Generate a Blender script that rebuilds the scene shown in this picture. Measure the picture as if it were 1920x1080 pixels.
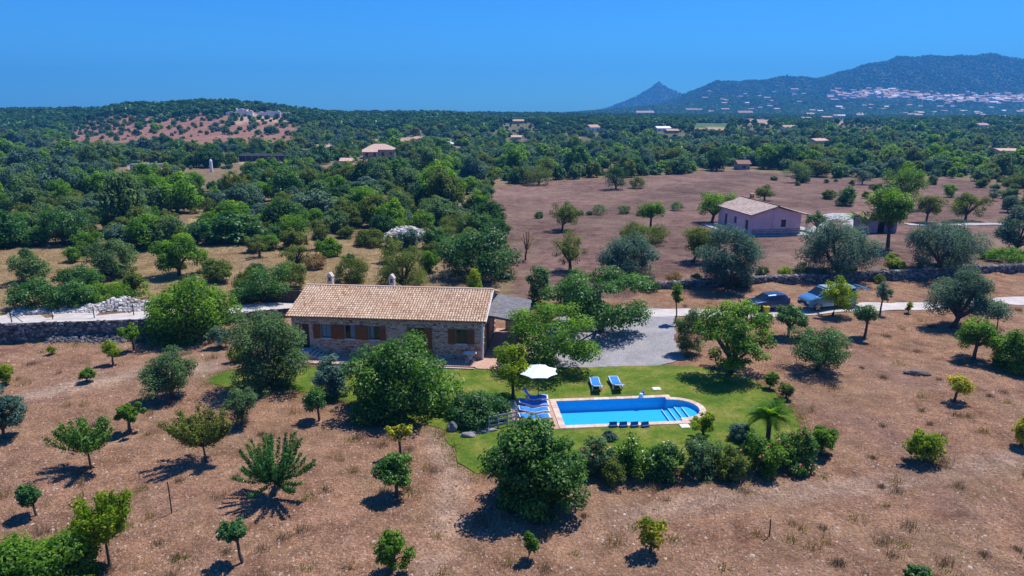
import bpy, bmesh, math, random
import numpy as np
from mathutils import Vector, Matrix

# ------------------------------------------------------------------ camera, sky, sun, exposure
SC = bpy.context.scene
for o in list(bpy.data.objects):
    bpy.data.objects.remove(o)
COL = SC.collection
FPX, HOR, CAMH = 1297.0, 212.0, 20.0          # focal length and horizon row in photo pixels, camera height
PITCH = math.atan((540 - HOR) / FPX)
cam_d = bpy.data.cameras.new('camera')
cam = bpy.data.objects.new('camera', cam_d); COL.objects.link(cam)
cam_d.sensor_width = 36.0; cam_d.lens = 36.0 * FPX / 1920.0
cam_d.clip_start = 0.5; cam_d.clip_end = 60000
cam.location = (0, 0, CAMH); cam.rotation_euler = (math.pi / 2 - PITCH, 0, 0)
SC.camera = cam

SUN_TO = Vector((0.37, 0.32, 1.0)).normalized()     # from the ground towards the sun: behind the house, to the right
SUN_EL = math.asin(SUN_TO.z)
world = bpy.data.worlds.new('World'); SC.world = world; world.use_nodes = True
wn = world.node_tree; wn.nodes.clear()
sky = wn.nodes.new('ShaderNodeTexSky'); sky.sky_type = 'NISHITA'; sky.sun_disc = False
sky.sun_elevation = SUN_EL; sky.sun_rotation = math.atan2(SUN_TO.x, SUN_TO.y)
sky.altitude = 0; sky.air_density = 1.0; sky.dust_density = 0.25; sky.ozone_density = 4.0
hs = wn.nodes.new('ShaderNodeHueSaturation'); hs.inputs['Saturation'].default_value = 1.25; hs.inputs['Value'].default_value = 1.0
bg = wn.nodes.new('ShaderNodeBackground'); bg.inputs['Strength'].default_value = 0.15
wo = wn.nodes.new('ShaderNodeOutputWorld')
tint = wn.nodes.new('ShaderNodeMix'); tint.data_type = 'RGBA'; tint.blend_type = 'MULTIPLY'; tint.inputs[0].default_value = 1.0; tint.inputs[7].default_value = (.16, .45, .74, 1)
wn.links.new(sky.outputs[0], hs.inputs['Color']); wn.links.new(hs.outputs[0], tint.inputs[6]); wn.links.new(tint.outputs[2], bg.inputs[0]); wn.links.new(bg.outputs[0], wo.inputs[0])
sun_d = bpy.data.lights.new('sun', 'SUN'); sun_d.energy = 4.3; sun_d.angle = math.radians(0.53); sun_d.color = (1.0, 0.95, 0.87)
sun = bpy.data.objects.new('sun', sun_d); COL.objects.link(sun)
sun.rotation_euler = (-SUN_TO).to_track_quat('-Z', 'Y').to_euler(); sun.location = (40, 50, 120)
SC.view_settings.view_transform = 'Standard'; SC.view_settings.look = 'None'
SC.view_settings.gamma = 1.0; SC.view_settings.exposure = 0.52
SC.view_settings.use_curve_mapping = False
SC.render.engine = 'CYCLES'
SC.cycles.max_bounces = 5; SC.cycles.diffuse_bounces = 2; SC.cycles.glossy_bounces = 2
SC.cycles.transmission_bounces = 4; SC.cycles.transparent_max_bounces = 6; SC.cycles.volume_bounces = 0
SC.cycles.use_denoising = True

RNG = np.random.default_rng(7)
random.seed(7)

# ------------------------------------------------------------------ helpers: mesh
def link(o, parent=None):
    COL.objects.link(o)
    if parent is not None: o.parent = parent
    return o
def tag(o, label=None, cat=None, group=None, kind=None):
    if label: o['label'] = label
    if cat: o['category'] = cat
    if group: o['group'] = group
    if kind: o['kind'] = kind
    return o
def empty(name, loc, rz=0.0):
    e = bpy.data.objects.new(name, None); e.empty_display_size = 0.3
    e.location = loc; e.rotation_euler = (0, 0, rz)
    return link(e)
def np_mesh(name, V, F, mat=None, var=None, smooth=False):
    V = np.asarray(V, dtype=np.float32); F = np.asarray(F, dtype=np.int32)
    k = F.shape[1]; m = bpy.data.meshes.new(name)
    m.vertices.add(len(V)); m.vertices.foreach_set('co', V.ravel())
    m.loops.add(F.size); m.loops.foreach_set('vertex_index', F.ravel())
    m.polygons.add(len(F)); m.polygons.foreach_set('loop_start', np.arange(0, F.size, k, dtype=np.int32))
    m.polygons.foreach_set('loop_total', np.full(len(F), k, dtype=np.int32))
    if smooth: m.polygons.foreach_set('use_smooth', np.ones(len(F), dtype=bool))
    m.update(calc_edges=True)
    if var is not None:
        a = m.attributes.new('var', 'FLOAT', 'FACE'); a.data.foreach_set('value', np.asarray(var, dtype=np.float32))
    if mat: m.materials.append(mat)
    return m
class MB:
    def __init__(s): s.v = []; s.f = []; s.r = []; s.cur = 0.5
    def add(s, vs, fs):
        b = len(s.v); s.v += [tuple(p) for p in vs]
        for f in fs: s.f.append(tuple(b + i for i in f)); s.r.append(s.cur)
        return s
    def box(s, x0, x1, y0, y1, z0, z1, M=None):
        p = [Vector(q) for q in ((x0,y0,z0),(x1,y0,z0),(x1,y1,z0),(x0,y1,z0),(x0,y0,z1),(x1,y0,z1),(x1,y1,z1),(x0,y1,z1))]
        if M is not None: p = [M @ q for q in p]
        return s.add(p, [(0,3,2,1),(4,5,6,7),(0,1,5,4),(1,2,6,5),(2,3,7,6),(3,0,4,7)])
    def bbox(s, x0, x1, y0, y1, z0, z1, c=0.02, M=None):
        # chamfered box: top and bottom rims drawn in by c
        rings = [(z0, c), (z0 + c, 0), (z1 - c, 0), (z1, c)]
        vs = []
        for z, k in rings:
            vs += [(x0+k,y0+k,z),(x1-k,y0+k,z),(x1-k,y1-k,z),(x0+k,y1-k,z)]
        if M is not None: vs = [M @ Vector(q) for q in vs]
        fs = [(0,3,2,1),(12,13,14,15)]
        for r in range(3):
            for i in range(4):
                j = (i+1) % 4; fs.append((r*4+i, r*4+j, r*4+4+j, r*4+4+i))
        return s.add(vs, fs)
    def prism(s, poly, d0, d1, axis='y'):
        # polygon (a,b) pairs extruded along axis
        n = len(poly)
        if axis == 'y': A = [(a, d0, b) for a, b in poly]; B = [(a, d1, b) for a, b in poly]
        elif axis == 'x': A = [(d0, a, b) for a, b in poly]; B = [(d1, a, b) for a, b in poly]
        else: A = [(a, b, d0) for a, b in poly]; B = [(a, b, d1) for a, b in poly]
        fs = [tuple(range(n)), tuple(range(2*n-1, n-1, -1))]
        for i in range(n): fs.append((i, n+i, n+(i+1) % n, (i+1) % n))
        return s.add(A + B, fs)
    def tube(s, pts, rad, n=6, cap=True):
        pts = [Vector(p) for p in pts]
        if not hasattr(rad, '__len__'): rad = [rad] * len(pts)
        vs = []; fs = []
        for i, p in enumerate(pts):
            a = pts[max(i-1, 0)]; b = pts[min(i+1, len(pts)-1)]
            d = (b - a); d = d.normalized() if d.length > 1e-6 else Vector((0,0,1))
            u = d.orthogonal().normalized() if abs(d.z) > 0.98 else d.cross(Vector((0,0,1))).normalized()
            w = d.cross(u)
            for k in range(n):
                t = 2*math.pi*k/n
                vs.append(p + (u*math.cos(t) + w*math.sin(t)) * rad[i])
        for i in range(len(pts)-1):
            for k in range(n):
                fs.append((i*n+k, i*n+(k+1) % n, (i+1)*n+(k+1) % n, (i+1)*n+k))
        if cap:
            fs.append(tuple(range(n-1, -1, -1))); fs.append(tuple((len(pts)-1)*n+k for k in range(n)))
        return s.add(vs, fs)
    def rock(s, c, sx, sy, sz, rnd, rz=None):
        rz = rnd.random()*6.28 if rz is None else rz
        M = Matrix.Translation(Vector(c)) @ Matrix.Rotation(rz, 4, 'Z')
        vs = []
        for z, k in ((-1, .72), (-.1, 1.0), (1, .62)):
            for (x, y) in ((-1,-1),(1,-1),(1,1),(-1,1)):
                j = lambda: 1 + (rnd.random()-.5)*.5
                vs.append(M @ Vector((x*sx*k*j()*.5, y*sy*k*j()*.5, z*sz*.5*j())))
        fs = [(0,3,2,1),(8,9,10,11)]
        for r in range(2):
            for i in range(4): fs.append((r*4+i, r*4+(i+1) % 4, r*4+4+(i+1) % 4, r*4+4+i))
        s.cur = rnd.random()
        return s.add(vs, fs)
    def mesh(s, name, mat, smooth=False):
        m = bpy.data.meshes.new(name); m.from_pydata(s.v, [], s.f); m.update()
        a = m.attributes.new('var', 'FLOAT', 'FACE'); a.data.foreach_set('value', s.r)
        if mat: m.materials.append(mat)
        if smooth: m.polygons.foreach_set('use_smooth', [True]*len(m.polygons))
        return m
    def build(s, name, mat, parent=None, smooth=False, kind=None):
        o = bpy.data.objects.new(name, s.mesh(name, mat, smooth)); link(o, parent)
        if kind: o['kind'] = kind
        return o
def part(name, mat, parent, x0, x1, y0, y1, z0, z1, c=0.0):
    m = MB()
    m.bbox(x0, x1, y0, y1, z0, z1, c) if c else m.box(x0, x1, y0, y1, z0, z1)
    return m.build(name, mat, parent)

# ------------------------------------------------------------------ helpers: materials
def C(r, g, b):          # sRGB 0-255 -> linear rgba
    f = lambda c: (c/255/12.92) if c/255 <= .04045 else ((c/255+.055)/1.055)**2.4
    return (f(r), f(g), f(b), 1)
class N:
    def __init__(s, name):
        s.m = bpy.data.materials.new(name); s.m.use_nodes = True; s.t = s.m.node_tree; s.t.nodes.clear()
        s.out = s.t.nodes.new('ShaderNodeOutputMaterial')
    def n(s, typ, **kw):
        nd = s.t.nodes.new('ShaderNode' + typ)
        for k, v in kw.items():
            if k in nd.inputs: s.set(nd.inputs[k], v)
            else: setattr(nd, k, v)
        return nd
    def set(s, inp, v):
        if isinstance(v, bpy.types.NodeSocket): s.t.links.new(v, inp)
        else: inp.default_value = v
    def coord(s, which='Object'): return s.n('TexCoord').outputs[which]
    def pos(s): return s.n('NewGeometry').outputs['Position']
    def noise(s, vec, scale, detail=4, rough=.55):
        nd = s.n('TexNoise'); s.set(nd.inputs['Vector'], vec); nd.inputs['Scale'].default_value = scale
        nd.inputs['Detail'].default_value = detail; nd.inputs['Roughness'].default_value = rough
        return nd.outputs['Fac']
    def ramp(s, fac, stops):
        nd = s.n('ValToRGB'); s.set(nd.inputs[0], fac); e = nd.color_ramp.elements
        while len(e) < len(stops): e.new(0.5)
        for i, (p, c) in enumerate(stops): e[i].position = p; e[i].color = c if len(c) == 4 else (*c, 1)
        return nd.outputs[0]
    def mix(s, fac, a, b, mode='MIX'):
        nd = s.n('Mix', data_type='RGBA', blend_type=mode)
        s.set(nd.inputs[0], fac); s.set(nd.inputs[6], a); s.set(nd.inputs[7], b)
        return nd.outputs[2]
    def math(s, op, a, b=0.0):
        nd = s.n('Math', operation=op); s.set(nd.inputs[0], a); s.set(nd.inputs[1], b); return nd.outputs[0]
    def bump(s, h, strength=.5, dist=.05):
        nd = s.n('Bump'); nd.inputs['Strength'].default_value = strength; nd.inputs['Distance'].default_value = dist
        s.set(nd.inputs['Height'], h); return nd.outputs[0]
    def princ(s, col, rough=.8, normal=None, **kw):
        nd = s.n('BsdfPrincipled'); s.set(nd.inputs['Base Color'], col); s.set(nd.inputs['Roughness'], rough)
        if normal is not None: s.set(nd.inputs['Normal'], normal)
        for k, v in kw.items(): s.set(nd.inputs[k.replace('_', ' ')], v)
        s.t.links.new(nd.outputs[0], s.out.inputs[0]); return s.m
def grey(v): return (v, v, v, 1)
def mat_simple(name, col, rough=.7, var=.12, scale=6, metallic=0.0, bump=0.0, spec=.4):
    k = N(name); t = k.noise(k.coord(), scale, 5)
    lo = tuple(c*(1-var) for c in col[:3])+(1,); hi = tuple(min(1, c*(1+var)) for c in col[:3])+(1,)
    c = k.ramp(t, [(.3, lo), (.7, hi)])
    nrm = k.bump(k.noise(k.coord(), scale*6, 3), bump, .02) if bump else None
    return k.princ(c, rough, nrm, Metallic=metallic, Specular_IOR_Level=spec)
def mat_var(name, stops, rough=.85, bump=.4, nscale=9):
    # colour chosen per piece through the 'var' attribute, broken up by noise
    k = N(name); a = k.n('Attribute', attribute_name='var').outputs['Fac']
    c = k.ramp(a, stops); t = k.noise(k.coord(), nscale, 5, .65)
    c = k.mix(.75, c, k.ramp(t, [(.25, grey(.55)), (.75, grey(1.35))]), 'MULTIPLY')
    return k.princ(c, rough, k.bump(k.noise(k.coord(), nscale*4, 4), bump, .03), Specular_IOR_Level=.25)
def mat_leaf(name, dark, mid, light, trans=.36, rough=.5, spec=.35):
    k = N(name); a = k.n('Attribute', attribute_name='var').outputs['Fac']
    r = k.n('ObjectInfo').outputs['Random']
    dark, mid, light = ((q[0]*1.65, q[1]*1.65, q[2]*1.5)+(1,) for q in (dark, mid, light))
    c = k.ramp(a, [(0, dark), (.55, mid), (1, light)])
    c = k.mix(.6, c, k.ramp(r, [(0, (.82, .86, .9, 1)), (.5, (1, 1, 1, 1)), (1, (1.2, 1.1, .82, 1))]), 'MULTIPLY')
    p = k.n('BsdfPrincipled'); k.set(p.inputs['Base Color'], c); p.inputs['Roughness'].default_value = rough
    p.inputs['Specular IOR Level'].default_value = spec
    t = k.n('BsdfTranslucent'); k.set(t.inputs[0], k.mix(1, c, (1.45, 1.4, .5, 1), 'MULTIPLY'))
    mx = k.n('MixShader'); mx.inputs[0].default_value = min(.55, trans*1.3)
    k.t.links.new(p.outputs[0], mx.inputs[1]); k.t.links.new(t.outputs[0], mx.inputs[2]); k.t.links.new(mx.outputs[0], k.out.inputs[0])
    return k.m

LEAF = {
 'fig':    mat_leaf('leaf_fig', (.018,.058,.008,1), (.042,.118,.014,1), (.130,.235,.040,1), .34, .45, .35),
 'bright': mat_leaf('leaf_bright', (.028,.082,.006,1), (.068,.160,.010,1), (.185,.275,.026,1), .42, .5, .28),
 'deep':   mat_leaf('leaf_deep', (.014,.056,.014,1), (.030,.098,.022,1), (.090,.185,.045,1), .32, .45, .35),
 'olive':  mat_leaf('leaf_olive', (.026,.062,.054,1), (.056,.110,.095,1), (.115,.175,.155,1), .25, .6, .15),
 'grey':   mat_leaf('leaf_greygreen', (.034,.072,.032,1), (.072,.128,.056,1), (.130,.190,.085,1), .3, .6, .15),
 'dull':   mat_leaf('leaf_dull', (.042,.066,.016,1), (.088,.122,.026,1), (.150,.175,.045,1), .32, .65, .12),
 'lime':   mat_leaf('leaf_lime', (.060,.115,.006,1), (.140,.205,.010,1), (.250,.290,.022,1), .42, .6, .15),
 'yellow': mat_leaf('leaf_yellow', (.090,.120,.012,1), (.260,.265,.028,1), (.480,.430,.055,1), .42, .6, .15),
 'spiky':  mat_leaf('leaf_spiky', (.020,.078,.020,1), (.045,.135,.036,1), (.100,.200,.060,1), .34, .6, .15),
 'pine':   mat_leaf('leaf_pine', (.013,.046,.014,1), (.028,.078,.022,1), (.055,.115,.032,1), .2, .7, .12),
 'dry':    mat_leaf('leaf_dry', (.090,.062,.038,1), (.200,.140,.095,1), (.330,.250,.170,1), .35, .9, .05),
 'twig':   mat_leaf('dead_twigs', (.050,.038,.032,1), (.085,.066,.056,1), (.140,.115,.095,1), .15, .9, .05),
 'red':    mat_leaf('petal_red', (.25,.015,.03,1), (.45,.03,.06,1), (.6,.10,.12,1), .3),
 'white':  mat_leaf('petal_white', (.35,.33,.33,1), (.45,.43,.43,1), (.55,.53,.53,1), .3),
}
BARK = mat_simple('bark', (.085,.062,.048,1), .95, .5, 7, bump=.6)
BARK_PALE = mat_simple('bark_pale', (.17,.14,.12,1), .95, .4, 8, bump=.6)

# ------------------------------------------------------------------ terrain height
def ray(px, py):
    u = px - 960.0; v = py - 540.0
    return np.array([u, FPX*math.cos(PITCH) - v*math.sin(PITCH), -(FPX*math.sin(PITCH) + v*math.cos(PITCH))])
def az(px, D):            # a point D metres ahead in the direction of photo column px
    return ((px - 960.0) / FPX * D * math.cos(PITCH), D)
def seg_ridge(x, y, rd):
    # a ridge seen across its length: crest height by direction, falling off before and behind the crest line
    D, w, us, hs = rd
    h = np.interp(x/np.maximum(y, 1.0), us, hs)
    return h*np.exp(-((y-D)/np.where(y < D, w, w*1.3))**2)
def cz(py, D): return CAMH + (HOR - py) * D * math.cos(PITCH) / FPX / 1.0   # height seen at row py at distance D (near the horizon)
def crest(lst, D, w, sub=0.0):
    return (D, w, np.array([az(px, D)[0]/D for px, py in lst]), np.array([max(0.0, cz(py, D) - sub) for px, py in lst]))
R_LEFT = crest([(-500,206),(-150,214),(0,218),(130,222),(165,219),(190,208),(230,198),(300,196),(380,190),(430,189),(500,195),(580,204),(700,222)], 690, 150, 5)
R_LEFT2 = crest([(520,206),(640,210),(760,210),(850,212),(1000,225)], 800, 170, 5)
R_PINE = crest([(760,214),(850,211),(960,210),(1100,212),(1250,215),(1400,219),(1600,224)], 1150, 240, 6)
R_MTN = crest([(1150,214),(1240,196),(1300,171),(1340,153),(1420,156),(1475,149),(1520,151),(1560,144),(1620,123),(1670,112),(1760,110),(1850,112),(1920,124),(2020,140),(2250,180)], 3000, 620, 0)
R_PEAK = crest([(900,216),(1090,214),(1140,204),(1190,184),(1232,161),(1262,174),(1300,186),(1400,200)], 4200, 330, 0)
R_FOOT = crest([(1040,216),(1180,204),(1330,190),(1500,184),(1700,190),(1900,191),(2300,196)], 2350, 420, 0)

def sstep(a, b, x):
    t = np.clip((x-a)/(b-a), 0, 1); return t*t*(3-2*t)
# line of the left retaining wall (front face, x from -60 to -20) and of the right one
WL = [(-75.0, 57.3, 1.75), (-45.0, 59.0, 1.75), (-33.0, 60.4, 1.75), (-27.5, 64.2, 1.15), (-20.0, 68.5, .75), (-6.0, 69.5, .35), (4.0, 72.0, .2), (16.0, 78.4, .55), (27.0, 79.8, .85), (40.0, 81.6, .95), (66.0, 86.8, .95), (110.0, 96.0, .95)]
_wx = np.array([p[0] for p in WL]); _wy = np.array([p[1] for p in WL]); _wz = np.array([p[2] for p in WL])
def wall_y(x): return np.interp(x, _wx, _wy)
def wall_z(x): return np.interp(x, _wx, _wz)
POOL_O = Vector((3.5, 41.93, 0)); POOL_A = math.radians(5.27)
PEX = Vector((math.cos(POOL_A), math.sin(POOL_A), 0)); PEY = Vector((-PEX.y, PEX.x, 0))
def hgt(x, y, pit=False):
    x = np.asarray(x, dtype=float); y = np.asarray(y, dtype=float); s = x.shape
    x = np.atleast_1d(x); y = np.atleast_1d(y)
    # gentle unevenness outside the garden
    g = np.maximum(np.abs(x+2)-26, 0) + np.maximum(np.abs(y-58)-17, 0)
    m = sstep(0, 10, g)
    z = m*(.16*np.sin(x*.21+1.3)*np.sin(y*.17+.4) + .12*np.sin(x*.47-y*.31) + .07*np.sin(x*.9+y*.83+2))
    # the land behind the walls stands higher
    step = sstep(.15, 1.5, y - wall_y(x))
    z = z*(1-.5*step) + step*wall_z(x)
    far = sstep(160, 420, y)
    z += far*(1.4*np.sin(x*.013+1)*np.sin(y*.011) )
    r = np.zeros_like(x)
    sel = y > 330
    if sel.any():
        xs, ys = x[sel], y[sel]; h = np.zeros_like(xs)
        for rd in (R_LEFT, R_LEFT2, R_PINE, R_FOOT, R_PEAK): h = np.maximum(h, seg_ridge(xs, ys, rd))
        hm = seg_ridge(xs, ys, R_MTN)
        h = np.maximum(h, hm*.97)
        h = h + np.clip(h/140, 0, 1.3)*sstep(1500, 2300, ys)*(6*np.sin(xs*.0085+1)*np.sin(ys*.006+.5) + 3.5*np.sin(xs*.021+ys*.008) + 2.5*np.sin(xs*.052-ys*.03+2) + 2*np.sin(xs*.11+ys*.07))
        r[sel] = h*sstep(330, 560, ys)
    z = z + r + 9*sstep(1000, 1500, y)*sstep(.05, .3, x/np.maximum(y, 1))*(1-sstep(1700, 2200, y))
    # the pool pit
    lx = (x-POOL_O.x)*PEX.x + (y-POOL_O.y)*PEX.y; ly = (x-POOL_O.x)*PEY.x + (y-POOL_O.y)*PEY.y
    if pit: z = np.where((lx > -1.7) & (lx < 11.4) & (ly > -1.7) & (ly < 5.65), -2.4, z)
    # the land ends: sea beyond on the left
    z = z - 30*sstep(900, 1500, y)*sstep(120, 500, -x - .12*(y-900)) - 30*sstep(4700, 6000, np.hypot(x, y))
    return z.reshape(s) if s else float(z[0])
_TS = 14.0*1.006**np.arange(0, 1010)
def G(px, py):             # photo pixel -> the ground point seen there
    d = ray(px, py); d = d/d[1]
    z = CAMH + d[2]*_TS; below = z < hgt(d[0]*_TS, _TS)
    i = int(np.argmax(below)) if below.any() else len(_TS)-1
    lo, hi = _TS[max(i-1, 0)], _TS[i]
    for _ in range(14):
        m_ = (lo+hi)/2
        if CAMH + d[2]*m_ < hgt(d[0]*m_, m_): hi = m_
        else: lo = m_
    return Vector((d[0]*hi, hi, float(hgt(d[0]*hi, hi))))
def PZ(px, py, z):         # pixel -> point on the level z
    d = ray(px, py); t = (z-CAMH)/d[2]; return Vector((d[0]*t, d[1]*t, z))
def px_per_m(p):
    return FPX / (p.y*math.cos(PITCH) + (CAMH-p.z)*math.sin(PITCH))
def inpoly(x, y, poly):
    x = np.asarray(x); y = np.asarray(y); r = np.zeros(x.shape, dtype=bool); n = len(poly)
    for i in range(n):
        (x0, y0), (x1, y1) = poly[i][:2], poly[(i+1) % n][:2]
        c = ((y0 > y) != (y1 > y)) & (x < (x1-x0)*(y-y0)/((y1-y0) + 1e-12) + x0)
        r ^= c
    return r
def zone(*pts): return [tuple(G(*p)[:2]) for p in pts]

# ------------------------------------------------------------------ ground zones
Z_FIELD = zone((918,352),(1000,342),(1200,332),(1390,318),(1480,330),(1660,338),(1760,332),(1925,352),(1990,420),(1990,470),(1920,492),(1600,500),(1400,508),(1230,520),(1180,560),(990,545),(950,500),(935,440),(918,410))
Z_DRY_L = zone((-80,474),(170,468),(180,482),(330,466),(480,454),(600,450),(720,448),(830,458),(825,530),(560,545),(430,560),(280,580),(-80,600))
Z_DRY_M = zone((350,408),(470,402),(500,415),(470,436),(355,434))
Z_TERR = zone((125,268),(135,225),(200,218),(300,222),(430,215),(520,212),(550,232),(548,268),(420,276),(250,280))
FAR_FIELDS = [zone((1376,232),(1400,222),(1455,226),(1440,234)), zone((1560,228),(1655,224),(1662,231),(1570,234)),
              zone((1280,241),(1370,238),(1360,246),(1300,247)), zone((700,262),(800,255),(790,268),(690,272)),
              zone((430,335),(460,318),(470,340),(420,345)), zone((240,312),(300,308),(310,318),(235,322)), zone((450,300),(560,297),(560,305),(450,308)),
              zone((830,225),(920,222),(930,236),(820,246),(740,250),(760,232)), zone((440,207),(520,208),(545,230),(430,232))]
Z_GREEN = [zone((0,272),(150,266),(250,268),(240,277),(60,282),(0,284)), zone((1300,231),(1370,230),(1370,238),(1300,240))]
GARDEN = zone((385,715),(430,694),(540,690),(700,690),(940,690),(1060,688),(1295,684),(1390,700),(1450,735),(1500,790),(1490,835),(1400,880),(1100,880),(905,892),(862,872),(838,820),(820,800),(700,772),(560,728),(420,728))

ang = np.concatenate([np.linspace(-46, 46, 330), np.linspace(50, 310, 50)])
ang = np.radians(ang); rad = 9.0*1.0232**np.arange(0, 288)
AA, RR = np.meshgrid(ang, rad)
TX = RR*np.sin(AA); TY = RR*np.cos(AA)
TZ = np.where(TY > 0, hgt(TX, TY, True), 0.0)
nr, na = TX.shape
V = np.stack([TX.ravel(), TY.ravel(), TZ.ravel()], 1); V = np.vstack([V, [[0, 0, 0]]])
ii = np.arange(nr-1)[:, None]*na; jj = np.arange(na)[None, :]; j2 = (jj+1) % na
F = np.stack([ii+jj, ii+j2, ii+na+j2, ii+na+jj], -1).reshape(-1, 4)[:, ::-1]
cen = nr*na; fan = np.stack([np.full(na, cen), np.full(na, cen), (np.arange(na)+1) % na, np.arange(na)], 1)
k = N('ground_soil')
vc = k.n('VertexColor', layer_name='zone').outputs[0]
P_ = k.pos()
n1 = k.noise(P_, .16, 6, .62); n2 = k.noise(P_, 1.1, 6, .7); n3 = k.noise(P_, 7.0, 5, .7); n4 = k.noise(P_, .045, 4, .6)
nB = k.noise(P_, .4, 7, .68)
c = k.mix(1, vc, k.ramp(n2, [(.22, (.55,.50,.48,1)), (.5, (.98,.96,.94,1)), (.8, (1.45,1.42,1.4,1))]), 'MULTIPLY')
c = k.mix(.9, c, k.ramp(nB, [(.3, (.55,.47,.44,1)), (.5, (1,1,1,1)), (.7, (1.38,1.38,1.34,1))]), 'MULTIPLY')
c = k.mix(1, c, k.ramp(n3, [(.28, (.45,.42,.40,1)), (.52, (1,1,1,1)), (.72, (1.75,1.72,1.68,1))]), 'MULTIPLY')
c = k.mix(k.ramp(n1, [(.5, grey(0)), (.72, grey(.4))]), c, (.27,.21,.115,1))          # straw patches
c = k.mix(k.ramp(n4, [(.52, grey(0)), (.7, grey(.4))]), c, (.34,.235,.17,1))            # pale stony patches
hb = k.math('ADD', k.math('MULTIPLY', n2, 1.0), k.math('MULTIPLY', n3, .45))
soil = k.princ(c, .97, k.bump(hb, 1.0, .35), Specular_IOR_Level=.1)
WORN = [(zone((815, 770), (820, 820), (850, 900), (840, 990), (800, 1080)), .9, (.40, .275, .20, 1)), (zone((60, 740), (260, 700), (400, 690)), 1.3, (.42, .31, .24, 1)), (zone((1180, 960), (1400, 930), (1700, 900), (1920, 860)), 1.0, (.36, .25, .19, 1)), (zone((640, 1060), (860, 1010), (1100, 1000)), .8, (.38, .22, .14, 1)), (zone((1500, 760), (1650, 800), (1800, 960)), 1.2, (.24, .14, .105, 1)), (zone((1560, 640), (1720, 720), (1900, 740)), 1.3, (.25, .14, .10, 1)), (zone((100, 900), (400, 930), (640, 960)), 1.0, (.34, .19, .125, 1))]
def col_zone(x, y, z):
    c = np.tile(np.array([.300, .172, .108, 1.0], dtype=np.float32), (len(x), 1))
    c[y > 120] = (.19, .145, .085, 1)
    lf = (y > 74) & (x < 0); c[lf] = (.215, .155, .09, 1)
    c[(y > wall_y(x)+1) & (x > 0) & (y < 130)] = (.20, .125, .098, 1)
    for q, w_, cc in WORN:
        dmin = np.full(len(x), 1e9)
        for (ax, ay), (bx_, by_) in zip(q[:-1], q[1:]):
            L2 = (bx_-ax)**2+(by_-ay)**2; t_ = np.clip(((x-ax)*(bx_-ax)+(y-ay)*(by_-ay))/L2, 0, 1); dmin = np.minimum(dmin, np.hypot(x-ax-t_*(bx_-ax), y-ay-t_*(by_-ay)))
        f_ = np.clip(1.4-dmin/w_, 0, 1)[:, None]; c[:] = c*(1-f_*.8) + np.array(cc)*f_*.8
    c[inpoly(x, y, Z_DRY_L)] = (.31, .225, .125, 1)
    c[inpoly(x, y, Z_DRY_M)] = (.37, .27, .10, 1)
    fm_ = inpoly(x, y, Z_FIELD); pt = 1 + .16*np.sin(x*.07+y*.02+1)*np.sin(y*.06+.6) + .13*np.sin(x*.19-y*.13) + .08*np.sin(x*.4+y*.33)
    c[fm_] = np.array((.182, .112, .092, 1)); c[fm_, :3] *= pt[fm_, None]
    c[(y > 420)] = (.12, .115, .055, 1)
    c[inpoly(x, y, Z_TERR)] = (.27, .135, .095, 1)
    for q in FAR_FIELDS: c[inpoly(x, y, q)] = (.42, .29, .2, 1)
    for q in Z_GREEN: c[inpoly(x, y, q)] = (.06, .14, .05, 1)
    c[(y > 1500)] = (.018, .04, .018, 1)
    return c
tm = np_mesh('ground', V, np.vstack([F, ]), soil, smooth=True)
# centre of the sheet, under the camera
bmf = bmesh.new(); bmf.from_mesh(tm); bmf.verts.ensure_lookup_table()
for q in range(na):
    bmf.faces.new((bmf.verts[cen], bmf.verts[(q+1) % na], bmf.verts[q]))
bmf.to_mesh(tm); bmf.free()
vcol = tm.color_attributes.new('zone', 'FLOAT_COLOR', 'POINT')
vcol.data.foreach_set('color', col_zone(V[:, 0], V[:, 1], V[:, 2]).ravel())
ground = link(bpy.data.objects.new('ground', tm)); tag(ground, 'dry reddish-brown stony ground and hills', kind='structure')

# sea beyond the land
k = N('sea_water'); sea_m = k.princ((.01,.045,.11,1), .12, k.bump(k.noise(k.pos(), .02, 3), .2, 1.0))
m = MB(); m.add([(-30000, 900, -9), (30000, 900, -9), (30000, 40000, -9), (-30000, 40000, -9)], [(0, 1, 2, 3)])
tag(m.build('sea', sea_m), 'blue sea beyond the hills', kind='structure')

# ------------------------------------------------------------------ flat sheets: lawn, gravel court, road, path, terrace
def fill_sheet(name, loops, z, mat, label, res=None):
    bm = bmesh.new(); es = []
    for lp in loops:
        vs = [bm.verts.new((p[0], p[1], z)) for p in lp]
        for i in range(len(vs)): es.append(bm.edges.new((vs[i], vs[(i+1) % len(vs)])))
    bmesh.ops.triangle_fill(bm, use_beauty=True, use_dissolve=False, edges=es, normal=(0, 0, 1))
    for f in bm.faces:
        if f.normal.z < 0: f.normal_flip()
    me = bpy.data.meshes.new(name); bm.to_mesh(me); bm.free(); me.materials.append(mat)
    o = link(bpy.data.objects.new(name, me)); return tag(o, label, kind='structure')
def wobble(poly, amp=.25, step=.6, seed=1):
    r = random.Random(seed); out = []; n = len(poly)
    for i in range(n):
        a = Vector(poly[i][:2]); b = Vector(poly[(i+1) % n][:2]); L = (b-a).length; q = max(1, int(L/step))
        for s in range(q):
            p = a.lerp(b, s/q); out.append((p.x + r.uniform(-amp, amp), p.y + r.uniform(-amp, amp)))
    return out
def smooth_poly(poly, it=2):
    for _ in range(it):
        out = []
        for i in range(len(poly)):
            a = poly[i]; b = poly[(i+1) % len(poly)]
            out += [(a[0]*.75+b[0]*.25, a[1]*.75+b[1]*.25), (a[0]*.25+b[0]*.75, a[1]*.25+b[1]*.75)]
        poly = out
    return poly
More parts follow.
